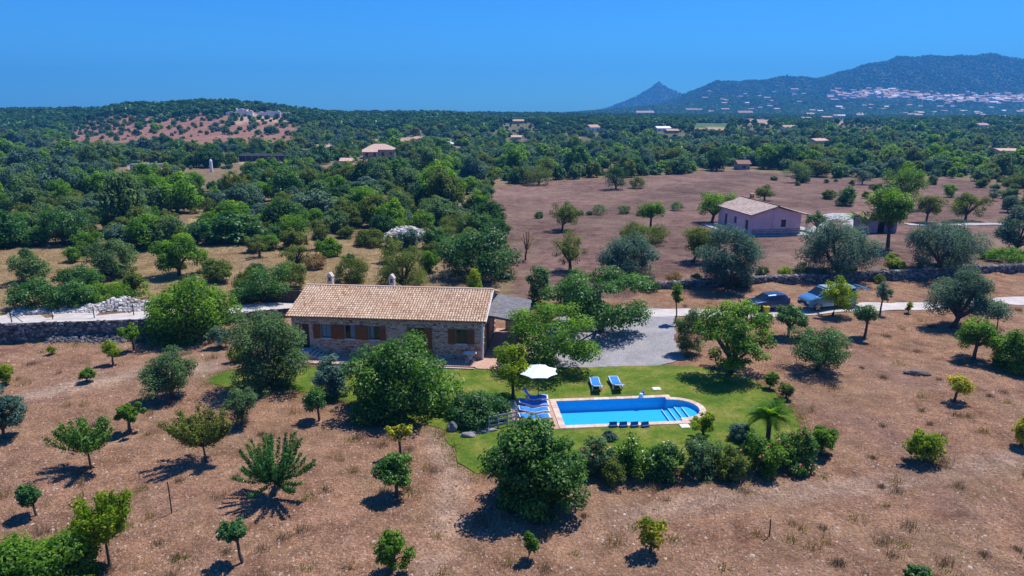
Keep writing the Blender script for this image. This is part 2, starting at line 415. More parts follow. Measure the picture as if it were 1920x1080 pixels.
def pl(x, y, z=0.0): return POOL_O + PEX*x + PEY*y + Vector((0, 0, z))
PW, PL_, PR = 3.95, 7.95, 1.52          # pool width, length, radius of the rounded end
def pool_outline(off=0.0, n=20):
    # inner water outline grown by off, in pool coordinates
    w = PW/2; pts = [(-off, -off), (PL_+off, -off), (PL_+off, w-PR-off)]
    a0 = -math.pi/2
    for i in range(n+1):
        a = a0 + math.pi*i/n; pts.append((max(PL_+off, PL_ + .28 + math.cos(a)*(PR+off)) if 0 < i < n else PL_+off, w + math.sin(a)*(PR+off)))
    pts += [(PL_+off, PW+off), (-off, PW+off)]
    out = [pts[0]]
    for p in pts[1:]:
        if math.dist(p, out[-1]) > .01: out.append(p)
    return out
k = N('lawn_grass'); P_ = k.pos()
a = k.noise(P_, .42, 7, .68); b = k.noise(P_, 3.0, 5, .7); d = k.noise(P_, 26, 3, .7)
c = k.ramp(a, [(.3, (.055,.115,.012,1)), (.46, (.105,.165,.018,1)), (.55, (.17,.195,.03,1)), (.72, (.30,.24,.08,1))])
c = k.mix(1, c, k.ramp(b, [(.25, grey(.68)), (.75, grey(1.3))]), 'MULTIPLY')
c = k.mix(1, c, k.ramp(d, [(.3, grey(.72)), (.7, grey(1.25))]), 'MULTIPLY')
LAWN = k.princ(c, .95, k.bump(d, .8, .06), Specular_IOR_Level=.15)
lawn_poly = wobble(smooth_poly(GARDEN, 1), .22, .5, 3)
hole = [tuple(pl(*p)[:2]) for p in pool_outline(.35)]
fill_sheet('lawn', [lawn_poly, hole], .035, LAWN, 'mown green lawn around the pool')

k = N('gravel'); P_ = k.pos()
a = k.noise(P_, .5, 6, .65); b = k.noise(P_, 9, 5, .75); d = k.noise(P_, 45, 3, .8)
c = k.ramp(a, [(.3, (.27,.255,.27,1)), (.7, (.40,.38,.385,1))])
c = k.mix(1, c, k.ramp(b, [(.28, grey(.55)), (.68, grey(1.2))]), 'MULTIPLY')
c = k.mix(1, c, k.ramp(d, [(.3, grey(.6)), (.65, grey(1.25))]), 'MULTIPLY')
GRAVEL = k.princ(c, .95, k.bump(k.math('ADD', b, d), .7, .05), Specular_IOR_Level=.15)
COURT = zone((985,692),(1000,630),(1050,592),(1110,582),(1232,577),(1262,583),(1268,610),(1262,640),(1296,686),(1060,690))
fill_sheet('gravel_courtyard', [wobble(smooth_poly(COURT, 1), .18, .5, 5)], .05, GRAVEL, 'pale grey gravel courtyard by the house')

k = N('track_dust'); P_ = k.pos()
a = k.noise(P_, .6, 6, .65); b = k.noise(P_, 12, 5, .75)
c = k.ramp(a, [(.3, (.42,.37,.34,1)), (.7, (.60,.55,.51,1))])
c = k.mix(1, c, k.ramp(b, [(.25, grey(.7)), (.7, grey(1.2))]), 'MULTIPLY')
TRACK = k.princ(c, .95, k.bump(b, .5, .05), Specular_IOR_Level=.15)
def ribbon(name, pts, w, mat, label, zoff=.06, zfix=None, nx=5, seed=2, crown=0.0, uneven=.14):
    r = random.Random(seed); P = []
    for (a, b) in zip(pts[:-1], pts[1:]):
        a = Vector(a); b = Vector(b); q = max(1, int((b-a).length/.9))
        for s in range(q): P.append(a.lerp(b, s/q))
    P.append(Vector(pts[-1])); vs = []; fs = []
    for i, p in enumerate(P):
        d = (P[min(i+1, len(P)-1)] - P[max(i-1, 0)]); d.z = 0; d.normalize(); nrm = Vector((-d.y, d.x, 0))
        for j in range(nx):
            t = j/(nx-1)*2-1; q = p + nrm*(t*w/2 + (r.uniform(-uneven, uneven) if j in (0, nx-1) else 0))
            z = (p.z if zfix else hgt(q.x, q.y)) + zoff + crown*(1-t*t)
            vs.append((q.x, q.y, z))
    for i in range(len(P)-1):
        for j in range(nx-1): fs.append((i*nx+j, (i+1)*nx+j, (i+1)*nx+j+1, i*nx+j+1)[::-1])
    m = MB(); m.add(vs, fs); return tag(m.build(name, mat, smooth=True), label, kind='structure')
def g2(px, py): return tuple(G(px, py))
ribbon('driveway', [g2(1215,588), g2(1290,586), g2(1400,590), g2(1500,585), g2(1600,579), g2(1700,576), g2(1800,571), g2(1920,564), g2(2080,556)], 2.7, TRACK, 'pale dusty driveway running past the parked vehicles', .055)
# the raised path on top of the left wall
pth = [(x, float(wall_y(x))+1.55, float(wall_z(x))) for x in (-90, -60, -45, -39, -33, -30, -27.5, -24, -20, -15)]
ribbon('raised_path', pth, 2.9, TRACK, 'pale dirt path along the top of the stone retaining wall', .05, True, seed=4, uneven=.06)
# far pale road and yard right of the pink house
CONC = mat_simple('pale_concrete', (.36,.35,.36,1), .9, .12, 1.2, bump=.2)
ribbon('farm_track', [g2(1700,421), g2(1800,422), g2(1900,421), g2(1990,419)], 2.2, CONC, 'thin white track right of the pink house', .08)
Y_ = zone((1545,404),(1560,400),(1618,402),(1640,425),(1560,436),(1520,432))
fill_sheet('pale_yard', [wobble(Y_, .2, 1.2, 8)], float(hgt(*Y_[0]))+.14, CONC, 'white concrete yard right of the pink house')

# ------------------------------------------------------------------ stone and building materials
STONE_H = mat_var('house_rubble_stone', [(0, (.23,.115,.08,1)), (.3, (.47,.25,.175,1)), (.6, (.60,.37,.27,1)), (.85, (.68,.50,.40,1)), (1, (.28,.125,.08,1))], .92, .5, 7)
MORTAR = mat_simple('lime_mortar', (.58,.42,.34,1), .95, .2, 5, bump=.5)
STONE_D = mat_var('dry_limestone', [(0, (.07,.07,.075,1)), (.5, (.14,.137,.14,1)), (1, (.30,.29,.285,1))], .93, .6, 4)
CORE = mat_simple('packed_stone_core', (.08,.075,.075,1), .95, .4, 5, bump=.6)
RUBBLE = mat_var('pale_rubble', [(0, (.30,.26,.24,1)), (.5, (.52,.47,.44,1)), (1, (.70,.66,.62,1))], .93, .5, 3)
TILE = mat_var('clay_roof_tile', [(0, (.29,.175,.115,1)), (.3, (.49,.31,.20,1)), (.6, (.62,.435,.295,1)), (1, (.72,.56,.41,1))], .88, .3, 5)
TILE_PAN = mat_simple('clay_pan_tile', (.24,.135,.09,1), .9, .3, 4)
WOOD = mat_simple('varnished_shutter_wood', (.21,.065,.024,1), .55, .25, 5)
WOOD_D = mat_simple('dark_timber', (.10,.055,.032,1), .7, .3, 6)
GLASS = N('window_glass').princ((.012,.018,.024,1), .06, None, Specular_IOR_Level=.6)
CURT = mat_simple('blue_curtain', (.16,.27,.36,1), .9, .2, 8)
WHITE = mat_simple('white_paint', (.74,.73,.72,1), .6, .06, 5)
LIMED = mat_simple('weathered_limewash', (.52,.45,.42,1), .9, .2, 4, bump=.3)
PLASTIC = mat_simple('white_plastic', (.78,.79,.82,1), .35, .03, 5)
TERRA = mat_simple('terracotta_paving', (.46,.285,.215,1), .85, .14, 3, bump=.15)
REED = N('reed_thatch')
_w = REED.n('TexWave', wave_type='BANDS', bands_direction='Y'); _w.inputs['Scale'].default_value = 7; _w.inputs['Distortion'].default_value = 5; _w.inputs['Detail'].default_value = 5
REED.set(_w.inputs['Vector'], REED.coord()); _t = REED.noise(REED.coord(), 2.2, 6, .7)
_c = REED.mix(1, REED.ramp(_t, [(.3, (.17,.165,.18,1)), (.7, (.40,.38,.38,1))]), REED.ramp(_w.outputs['Fac'], [(0, grey(.65)), (1, grey(1.2))]), 'MULTIPLY')
REED = REED.princ(_c, .95, REED.bump(_w.outputs['Fac'], .8, .05), Specular_IOR_Level=.1)

def lay_stones(mb, x0, x1, z0, z1, holes, depth, rnd, sx=(.2,.46), sz=(.14,.27), place=None, gap=.018, jit=0.0):
    # courses of irregular stones on a face; place(u, w, out) -> point
    z = z0
    while z < z1 - .05:
        hz = rnd.uniform(*sz)
        if z + hz > z1 - .06: hz = z1 - z
        x = x0 - rnd.uniform(0, .1)
        while x < x1 - .04:
            w = rnd.uniform(*sx); xa, xb = max(x, x0), min(x + w, x1)
            if x1 - xb < .1: xb = x1
            x = xb
            if xb - xa < .06: continue
            zj = rnd.uniform(-jit, jit); za, zb = max(z0, z + rnd.uniform(0, .03) + zj), min(z1, z + hz - rnd.uniform(0, .03) + zj + rnd.uniform(-jit, jit)*.6)
            if any(xb-.03 > h[0] and xa+.03 < h[1] and zb-.03 > h[2] and za+.03 < h[3] for h in holes): continue
            d = depth*rnd.uniform(.45, 1.0); g = gap; q = .035
            j = lambda s=.02: rnd.uniform(-s, s)
            base = [(xa+g, za+g), (xb-g, za+g), (xb-g, zb-g), (xa+g, zb-g)]
            top = [(xa+g+q+j(), za+g+q+j()), (xb-g-q+j(), za+g+q+j()), (xb-g-q+j(), zb-g-q+j()), (xa+g+q+j(), zb-g-q+j())]
            mb.cur = rnd.random()
            vs = [place(u, w_, 0.0) for u, w_ in base] + [place(u, w_, d + j(.012)) for u, w_ in top]
            mb.add(vs, [(4,5,6,7)] + [(i, (i+1) % 4, 4+(i+1) % 4, 4+i) for i in range(4)])
        z += hz
def holed_wall(mb, x0, x1, z0, z1, y0, y1, holes):
    xs = sorted({x0, x1, *[h[0] for h in holes], *[h[1] for h in holes]}); zs = sorted({z0, z1, *[h[2] for h in holes], *[h[3] for h in holes]})
    for a, b in zip(xs[:-1], xs[1:]):
        run = None
        for c, d in zip(zs[:-1], zs[1:]):
            cx, cz_ = (a+b)/2, (c+d)/2
            if any(h[0] < cx < h[1] and h[2] < cz_ < h[3] for h in holes):
                if run: mb.box(a, b, y0, y1, run[0], run[1]); run = None
            else: run = (run[0], d) if run else (c, d)
        if run: mb.box(a, b, y0, y1, run[0], run[1])
def shutter(parent, x0, x1, z0, z1, y, mat=None):
    s = MB(); s.bbox(x0, x1, y-.045, y, z0, z1, .008); o = s.build('shutter', mat or WOOD, parent)
    l = MB(); n = max(3, int((z1-z0)/.16))
    for i in range(n):
        za = z0+.08+(z1-z0-.16)*i/n
        l.box(x0+.06, x1-.06, y-.062, y-.0455, za, za+(z1-z0-.16)/n*.6)
    l.build('louvre', mat or WOOD, o)
def window(parent, x0, x1, z0, z1, y, curtain=None, frame=WOOD):
    w = empty('window', (0, 0, 0)); w.parent = parent
    f = MB(); t = .06
    f.box(x0, x1, y+.1, y+.16, z0, z0+t); f.box(x0, x1, y+.1, y+.16, z1-t, z1); f.box(x0, x0+t, y+.1, y+.16, z0+t, z1-t); f.box(x1-t, x1, y+.1, y+.16, z0+t, z1-t)
    f.box((x0+x1)/2-.025, (x0+x1)/2+.025, y+.105, y+.155, z0+t, z1-t); f.build('frame', frame, w)
    part('pane', GLASS, w, x0+t, x1-t, y+.125, y+.135, z0+t, z1-t)
    s = MB(); s.bbox(x0-.06, x1+.06, y-.07, y+.1, z0-.07, z0-.001, .01); s.build('sill', WHITE, w)
    if curtain:
        c = MB(); n = 8; xa, xb = x0+t+(x1-x0)*curtain[0], x0+t+(x1-x0-2*t)*curtain[1]
        for i in range(n):
            u0 = xa+(xb-xa)*i/n; u1 = xa+(xb-xa)*(i+1)/n
            y0 = y+.108+(i % 2)*.012; y1 = y+.108+((i+1) % 2)*.012
            c.add([(u0, y0, z0+t), (u1, y1, z0+t), (u1, y1, z1-t), (u0, y0, z1-t)], [(0,1,2,3)])
        c.build('curtain', CURT, w)
    return w
def tile_slope(name, parent, x0, x1, eave, ridge, mat, rnd, pitch=.23, length=.42, arc=4, kind='stuff'):
    # eave/ridge = (y, z); barrel tiles in columns, overlapping up the slope
    dy, dz = ridge[0]-eave[0], ridge[1]-eave[1]; L = math.hypot(dy, dz); d = (dy/L, dz/L); nrm = (-dz/L, dy/L)
    if nrm[1] < 0: nrm = (-nrm[0], -nrm[1])
    m = MB(); nc = max(1, round((x1-x0)/pitch)); p = (x1-x0)/nc; nr_ = max(1, round(L/(length*.86))); sl = L/nr_
    for c in range(nc):
        xc = x0 + p*(c+.5)
        for r in range(nr_):
            m.cur = min(1, max(0, rnd.gauss(.55, .16) + .07*math.sin(xc*.9+r*.6)))
            a = r*sl - .03; b = a + sl + .07; lift0, lift1 = .05 + rnd.uniform(-.006, .01), .022
            ra, rb = p*.40, p*.33; xo = xc + rnd.uniform(-.012, .012)
            vs = []
            for s, rr, lf in ((a, ra, lift0), (b, rb, lift1)):
                for q in range(arc+1):
                    t = math.pi*q/arc; ox = math.cos(t)*rr; oh = math.sin(t)*rr*.8 + lf
                    vs.append((xo+ox, eave[0]+d[0]*s+nrm[0]*oh, eave[1]+d[1]*s+nrm[1]*oh))
            fs = [(q, arc+1+q, arc+2+q, q+1) for q in range(arc)] + [tuple(range(arc+1))]
            m.add(vs, fs)
    return m.build(name, mat, parent, kind=kind)

# ------------------------------------------------------------------ the stone farmhouse
HA = math.radians(-5.7); HO = Vector((-18.669, 56.039, 0.0))
HL, HD, EZ, RZ = 16.3, 9.3, 3.5, 4.93
house = empty('stone_farmhouse', HO, HA)
tag(house, 'long single-storey stone house with clay tile roof and brown shutters behind the pool', 'house')
rh = random.Random(3)
OPEN = [(2.54,3.42,1.55,2.75), (4.62,5.5,1.55,2.75), (6.69,7.61,1.52,2.73), (14.1,15.03,1.42,2.67)]
DOORS = [(.85,1.5,.6,2.75), (10.6,11.46,.15,2.72)]
HOLES = OPEN + DOORS
w = MB(); holed_wall(w, 0, HL, 0, 3.45, 0, .45, HOLES)
w.box(0, HL, HD-.45, HD, 0, 3.45)
for x0, x1 in ((0, .45), (HL-.45, HL)):
    w.prism([(.452, 0), (HD-.452, 0), (HD-.452, 3.52), (HD/2, 4.78), (.452, 3.52)], x0, x1, 'x')
w.build('wall', MORTAR, house)
s = MB(); lay_stones(s, 0, HL, .0, 3.34, [(h[0]-.02, h[1]+.02, h[2]-.1, h[3]+.02) for h in HOLES], .038, rh, (.14, .36), (.13, .27), jit=.07, place=lambda u, z, o: (u, -.001-o, z))
s.build('facing_stones', STONE_H, house, kind='stuff')
s = MB(); lay_stones(s, .1, HD-.1, 0, 3.4, [(2.6, 3.6, 0, 2.3), (5.2, 6.6, .9, 2.3)], .05, rh, jit=.06, place=lambda u, z, o: (HL+.001+o, u, z))
s.build('gable_stones', STONE_H, house, kind='stuff')
m = MB(); m.bbox(HL-.05, HL+.085, -.075, .12, 0, 3.36, .01); m.build('sunlit_wall_edge', WHITE, house)  # white strip: sunlight on the gable wall's edge, put in as colour
part('interior_floor', TERRA, house, .46, HL-.46, .46, HD-.46, .06, .12)
# windows with a shutter folded back on each side
for (x0, x1, z0, z1), (sl, sr), cu in zip(OPEN, [(1.89, 3.97), (3.99, 6.03), (6.05, 8.15), (13.44, 15.62)], [(.0, 1.0), (.4, 1.0), (.05, .4), None]):
    window(house, x0, x1, z0, z1, 0, cu)
    shutter(house, sl, x0-.02, z0-.02, z1+.02, -.062); shutter(house, x1+.02, sr, z0-.02, z1+.02, -.062)
# glazed door in the middle, plank door at the left end
fd = empty('glazed_door', (0, 0, 0)); fd.parent = house
f = MB(); f.box(10.6, 10.67, .1, .16, .15, 2.72); f.box(11.39, 11.46, .1, .16, .15, 2.72); f.box(10.67, 11.39, .1, .16, 2.64, 2.72); f.box(11.0, 11.06, .1, .16, .15, 2.64); f.build('frame', WOOD, fd)
part('pane', GLASS, fd, 10.67, 11.39, .125, .135, .15, 2.64)
shutter(house, 10.0, 10.58, .15, 2.72, -.062); shutter(house, 11.48, 12.08, .15, 2.72, -.062)
ld = empty('side_door', (0, 0, 0)); ld.parent = house
part('door_leaf', WOOD_D, ld, .86, 1.49, .2, .25, .6, 2.74); m = MB(); m.tube([(1.42, .2, 1.6), (1.42, .13, 1.6), (1.34, .13, 1.6)], .012); m.build('handle', PLASTIC, ld)
shutter(house, .36, .83, .62, 2.74, -.062)
m = MB(); m.box(.8, 1.55, -.06, .2, .54, .6); m.build('door_sill', WHITE, house)
# roof: timber deck, tiles, ridge, verge
OH = .36; sl_ = (RZ-EZ)/(HD/2+OH)
roof = MB()
roof.prism([(-OH, EZ-.12), (HD/2, RZ-.12), (HD+OH, EZ-.12), (HD+OH, EZ-.03), (HD/2, RZ-.03), (-OH, EZ-.03)], -.36, HL+.34, 'x')
roof = roof.build('roof', TILE_PAN, house)
tile_slope('roof_tiles', roof, -.38, HL+.36, (-OH-.05, EZ-.03), (HD/2, RZ-.03), TILE, rh)
tile_slope('roof_tiles', roof, -.38, HL+.36, (HD+OH+.05, EZ-.03), (HD/2, RZ-.03), TILE, rh)
rt = MB(); vs = []
for s_ in (0, 1):
    for q in range(6):
        t = math.pi*q/5; vs.append((s_*.46, math.cos(t)*(.14-.02*s_), math.sin(t)*(.12-.02*s_)))
rt.add(vs, [(q, 6+q, 7+q, q+1) for q in range(5)] + [tuple(range(6)), tuple(range(11, 5, -1))])
rtm = rt.mesh('ridge_tile', TILE)
nrt = 42
for i in range(nrt):
    o = link(bpy.data.objects.new('ridge_tile', rtm), roof); o.location = (-.38 + i*(HL+.72)/nrt, HD/2 + rh.uniform(-.01, .01), RZ+.03); o.rotation_euler = (0, 0, rh.uniform(-.04, .04))
vm = MB(); vm.prism([(-OH, EZ-.13), (HD/2, RZ-.13), (HD/2, RZ+.03), (-OH, EZ+.03)], HL+.345, HL+.40, 'x'); vm.build('verge_board', WHITE, roof)
rfm = MB(); rfm.bbox(-.05, .05, -.33, 0, -.07, .07, .008); rfm = rfm.mesh('rafter_end', WOOD_D)
for i in range(19):
    o = link(bpy.data.objects.new('rafter_end', rfm), roof); o.location = (.1 + i*(HL-.2)/18, -.002, 3.40+.0)
for cx, cy in ((1.5, 5.7), (7.3, 5.55)):
    ch = MB(); zb = RZ-.4; ch.bbox(cx-.24, cx+.24, cy-.24, cy+.24, zb, zb+1.0, .015); cho = ch.build('chimney', LIMED, roof)
    part('flue_opening', CORE, cho, cx-.12, cx+.12, cy-.255, cy-.242, zb+.62, zb+.98)
    c2 = MB(); c2.prism([(cx-.29, zb+1.001), (cx+.29, zb+1.001), (cx+.06, zb+1.36), (cx-.06, zb+1.36)], cy-.3, cy+.3, 'y'); c2.build('chimney_cap', LIMED, cho)
# reed-roofed porch on the right gable
porch = empty('porch', HO, HA); tag(porch, 'lean-to porch with grey reed roof at the right end of the stone house', 'porch')
pr = MB(); nx_, ny_ = 12, 22
def reedz(x, y): return 3.52 - (x-16.4)*.155 + rh.uniform(-.025, .025)
vs = [(16.42 + 3.35*i/nx_ + (rh.uniform(-.06, .06) if i == nx_ else 0), 1.5 + 7.2*j/ny_ + (rh.uniform(-.08, .08) if j in (0, ny_) else 0), reedz(16.42+3.35*i/nx_, 0)) for j in range(ny_+1) for i in range(nx_+1)]
nv = len(vs); vs += [(a, b, c_-.10) for a, b, c_ in vs]; fs = []
for j in range(ny_):
    for i in range(nx_):
        a = j*(nx_+1)+i; fs.append((a, a+1, a+nx_+2, a+nx_+1)); fs.append((nv+a, nv+a+nx_+1, nv+a+nx_+2, nv+a+1))
for i in range(nx_): fs.append((i, nv+i, nv+i+1, i+1)); a = ny_*(nx_+1)+i; fs.append((a, a+1, nv+a+1, nv+a))
for j in range(ny_): a = j*(nx_+1)+nx_; fs.append((a, nv+a, nv+a+nx_+1, a+nx_+1))
pr.add(vs, fs); pr.build('reed_roof', REED, porch)
for y in (1.7, 5.1, 8.5):
    b = MB(); b.prism([(16.42, 3.28), (19.6, 2.79), (19.6, 2.91), (16.42, 3.40)], y-.06, y+.06, 'y'); b.build('beam', WOOD_D, porch)
    part('post', WOOD_D, porch, 19.38, 19.52, y-.07, y+.07, .1, 2.80, .01)
part('edge_beam', WOOD_D, porch, 19.35, 19.55, 1.5, 8.7, 2.80, 2.86)
pw = MB(); pw.box(17.3, 19.3, 8.3, 8.6, .1, 1.7); pw.build('back_wall', MORTAR, porch)
part('gable_door', WOOD_D, porch, HL+.06, HL+.12, 2.6, 3.6, .11, 2.25, .01)
# terrace in front and steps at the left end
def hl(x, y, z=0): return HO + Matrix.Rotation(HA, 3, 'Z') @ Vector((x, y, z))
terr = MB(); terr.prism([(p[0], p[1]) for p in [(1.6, -2.15), (15.9, -1.75), (16.1, -2.1), (19.7, -2.3), (19.7, 8.7), (HL+.09, 8.7), (HL+.09, -.09), (1.6, -.09)]], -.3, .1, 'z')
terr = terr.build('terrace', TERRA); terr.location = HO; terr.rotation_euler = (0, 0, HA); tag(terr, 'pink terracotta terrace along the front of the stone house', kind='structure')
rim = MB(); rim.box(1.55, 15.9, -2.28, -2.12, -.1, .13); rim.build('terrace_edging', MORTAR, terr)
st = empty('outdoor_steps', HO, HA); tag(st, 'short flight of white-edged stone steps to the left house door', 'steps')
part('landing', MORTAR, st, .1, 1.75, -1.15, -.07, -.1, .55, .01)
for i in range(4):
    z = .55 - (i+1)*.11; part('step', MORTAR, st, 1.751+i*.32, 2.07+i*.32, -1.25, -.07, -.1, z, .008)
    part('step_nosing', WHITE, st, 1.98+i*.32, 2.075+i*.32, -1.28, -.06, z+.001, z+.035)
part('landing_nosing', WHITE, st, 1.66, 1.76, -1.18, -.06, .551, .585)
# folding table on the terrace
tb = empty('folding_table', hl(15.4, -.75, .1), HA+.2); tag(tb, 'small white folding table with crossed legs on the terrace', 'table')
tt = MB()
for i in range(6): tt.bbox(-.5, .5, -.33+i*.112, -.235+i*.112, .83, .86, .006)
tt.build('table_top', PLASTIC, tb)
for y in (-.3, .26):
    l = MB(); l.tube([(-.42, y, .02), (.36, y, .82)], .022, 6); l.build('leg', PLASTIC, tb)
    l = MB(); l.tube([(.42, y+.045, .02), (-.36, y+.045, .82)], .022, 6); l.build('leg', PLASTIC, tb)
for sx_, y0_, y1_ in ((-.42, -.3, .26), (.42, -.255, .305)):
    l = MB(); l.tube([(sx_, y0_, .03), (sx_, y1_, .03)], .018); l.build('stretcher', PLASTIC, tb)

# ------------------------------------------------------------------ the pool
POOLB = mat_simple('pool_blue_lining', (.03,.44,.80,1), .5, .04, 3)
COPE = mat_var('pool_coping_stone', [(0, (.52,.36,.28,1)), (.5, (.60,.44,.35,1)), (1, (.66,.52,.44,1))], .8, .15, 4)
k = N('pool_water')
fr = k.n('Fresnel'); fr.inputs['IOR'].default_value = 1.33
nb = k.bump(k.noise(k.pos(), 3.0, 4), .3, .06); k.set(fr.inputs['Normal'], nb)
tr = k.n('BsdfTransparent'); tr.inputs[0].default_value = (.72, .93, 1.0, 1)
gl = k.n('BsdfGlossy'); gl.inputs['Roughness'].default_value = .03; k.set(gl.inputs['Normal'], nb)
mx = k.n('MixShader'); k.t.links.new(fr.outputs[0], mx.inputs[0]); k.t.links.new(tr.outputs[0], mx.inputs[1]); k.t.links.new(gl.outputs[0], mx.inputs[2]); k.t.links.new(mx.outputs[0], k.out.inputs[0])
WATER = k.m
pool = empty('swimming_pool', POOL_O, POOL_A); tag(pool, 'blue swimming pool with a rounded stepped end set in the lawn', 'pool')
OUT0 = pool_outline(0.0); n_ = len(OUT0); DEP = -.78
b = MB(); b.add([(x, y, .03) for x, y in OUT0] + [(x, y, DEP) for x, y in OUT0], [(i, n_+i, n_+(i+1) % n_, (i+1) % n_)[::-1] for i in range(n_)] + [tuple(n_+i for i in range(n_))])
b.build('basin', POOLB, pool)
wm = MB(); wm.add([(x, y, -.12) for x, y in pool_outline(-.004)], [tuple(range(len(pool_outline(-.004))))]); wm.build('water', WATER, pool)
for i in range(4):
    x0 = PL_-.35+i*.42; m = MB(); hw = PR if x0 < PL_+.2 else math.sqrt(max(.05, PR**2-max(0, x0+.25-PL_)**2))
    if i == 0: hw = PR
    m.box(x0, PL_+.28+PR-.06, PW/2-hw+.02, PW/2+hw-.02, DEP+.002, -.66+i*.125); m.build('pool_step', POOLB, pool)
    part('step_edge', WHITE, pool, x0-.02, x0+.035, PW/2-hw+.03, PW/2+hw-.03, -.66+i*.125, -.648+i*.125)
rp = random.Random(5)
def slab(poly, z0=.02, z1=.075):
    m = MB(); m.cur = rp.random(); cx = sum(p[0] for p in poly)/len(poly); cy = sum(p[1] for p in poly)/len(poly)
    sh = [(cx+(x-cx)*.985, cy+(y-cy)*.985) for x, y in poly]; n = len(poly)
    a = 0.0
    for i in range(n): a += poly[i][0]*poly[(i+1) % n][1]-poly[(i+1) % n][0]*poly[i][1]
    if a < 0: sh = sh[::-1]
    m.add([(x, y, z0) for x, y in sh] + [(x, y, z1+rp.uniform(0, .004)) for x, y in sh], [tuple(range(n-1, -1, -1)), tuple(range(n, 2*n))] + [(i, (i+1) % n, n+(i+1) % n, n+i) for i in range(n)])
    m.build('coping_slab', COPE, pool)
CW = .42
def run(x0, y0, x1, y1, nx, ny, cnt):
    for i in range(cnt):
        a, b = i/cnt, (i+1)/cnt
        A_ = (x0+(x1-x0)*a, y0+(y1-y0)*a); B_ = (x0+(x1-x0)*b, y0+(y1-y0)*b)
        slab([A_, B_, (B_[0]+nx*CW, B_[1]+ny*CW), (A_[0]+nx*CW, A_[1]+ny*CW)])
run(0, 0, PL_+CW, 0, 0, -1, 15); run(0, PW, PL_+CW, PW, 0, 1, 15); run(0, -CW, 0, PW+CW, -1, 0, 9)
w2 = PW/2
slab([(PL_, 0), (PL_+CW, 0), (PL_+CW, w2-PR), (PL_, w2-PR)]); slab([(PL_, PW), (PL_+CW, PW), (PL_+CW, w2+PR), (PL_, w2+PR)])
na_ = 11
for i in range(na_):
    a0 = -math.pi/2 + math.pi*i/na_; a1 = -math.pi/2 + math.pi*(i+1)/na_
    P0 = lambda a, r: (max(PL_+.06, PL_+.28+math.cos(a)*r), w2+math.sin(a)*r)
    slab([P0(a0, PR-.01), P0(a0, PR+CW), P0((a0+a1)/2, PR+CW), P0(a1, PR+CW), P0(a1, PR-.01), P0((a0+a1)/2, PR-.01)])
dk = MB(); dk.box(-3.35, -CW-.03, -CW, PW+.55, -.1, .06); dk = dk.build('pool_deck', TERRA); dk.location = POOL_O; dk.rotation_euler = (0, 0, POOL_A); tag(dk, 'terracotta paved deck at the left end of the pool', kind='structure')
fr_ = MB(); fr_.box(-3.35, PL_+CW, -CW-.07, -CW-.002, -.1, .05); fr_.build('deck_edge', TILE_PAN, dk)

# ------------------------------------------------------------------ loungers, parasol and small things by the pool
BLUE = mat_simple('blue_sling_fabric', (.010,.19,.74,1), .7, .12, 6)
BLUE_D = mat_simple('navy_cushion_fabric', (.006,.08,.25,1), .75, .2, 6)
def lounger(pos, rz, back, label, cushion=None):
    r = empty('sun_lounger', pos, rz); tag(r, label, 'sun lounger', 'blue and white sun loungers by the pool')
    # x runs from the feet (0) to the head (1.9)
    for s in (-1, 1):
        rail = MB(); y = s*.33; pts = []
        for i in range(15):
            t = i/14; pts.append((t*1.3, y, .33 + .045*math.sin(t*math.pi*2.1)))
        for a_, b_ in zip(pts[:-1], pts[1:]):
            rail.add([(a_[0], y-.022, a_[2]-.06), (b_[0], y-.022, b_[2]-.06), (b_[0], y+.022, b_[2]-.06), (a_[0], y+.022, a_[2]-.06), (a_[0], y-.022, a_[2]+.04), (b_[0], y-.022, b_[2]+.04), (b_[0], y+.022, b_[2]+.04), (a_[0], y+.022, a_[2]+.04)], [(0,3,2,1),(4,5,6,7),(0,1,5,4),(2,3,7,6),(1,2,6,5),(3,0,4,7)])
        rail.build('side_rail', PLASTIC, r)
        for x in (.12, 1.45):
            l = MB(); l.add([(x-.05, y-.03, .0), (x+.05, y-.03, 0), (x+.05, y+.03, 0), (x-.05, y+.03, 0), (x-.08, y-.035, .34), (x+.08, y-.035, .34), (x+.08, y+.035, .34), (x-.08, y+.035, .34)], [(0,3,2,1),(4,5,6,7),(0,1,5,4),(1,2,6,5),(2,3,7,6),(3,0,4,7)]); l.build('leg', PLASTIC, r)
        ex = MB(); ex.box(1.3, 1.62, y-.03, y+.03, .28, .345); ex.build('rear_rail', PLASTIC, r)
    e = MB(); e.bbox(-.05, .05, -.36, .36, .26, .36, .015); e.build('foot_bar', PLASTIC, r)
    sl = MB(); n = 12; vs = []
    for i in range(n+1):
        t = i/n; z = .362 + .045*math.sin(t*math.pi*2.1)*.9 - .012*math.sin(t*math.pi)
        vs += [(.04+t*1.2, -.325, z+.012), (.04+t*1.2, .325, z+.012), (.04+t*1.2, -.325, z-.013), (.04+t*1.2, .325, z-.013)]
    fs = []
    for i in range(n): a = i*4; fs += [(a, a+4, a+5, a+1), (a+2, a+3, a+7, a+6), (a, a+2, a+6, a+4), (a+1, a+5, a+7, a+3)]
    sl.add(vs, fs); sl.build('seat_sling', BLUE, r)
    br = empty('backrest', (1.27, 0, .36)); br.parent = r; br.rotation_euler = (0, -back, 0)
    bs = MB(); bs.bbox(0, .75, -.315, .315, -.005, .036, .008); bs.build('back_sling', BLUE, br)
    bf = MB(); bf.box(0, .78, -.335, -.295, -.03, .03); bf.box(0, .78, .295, .335, -.03, .03); bf.bbox(.76, .81, -.35, .35, -.035, .035, .012); bf.build('back_frame', PLASTIC, br)
    hr = MB(); hr.bbox(.55, .72, -.24, .24, .037, .08, .015); hr.build('head_pad', cushion or BLUE, br)
    return r
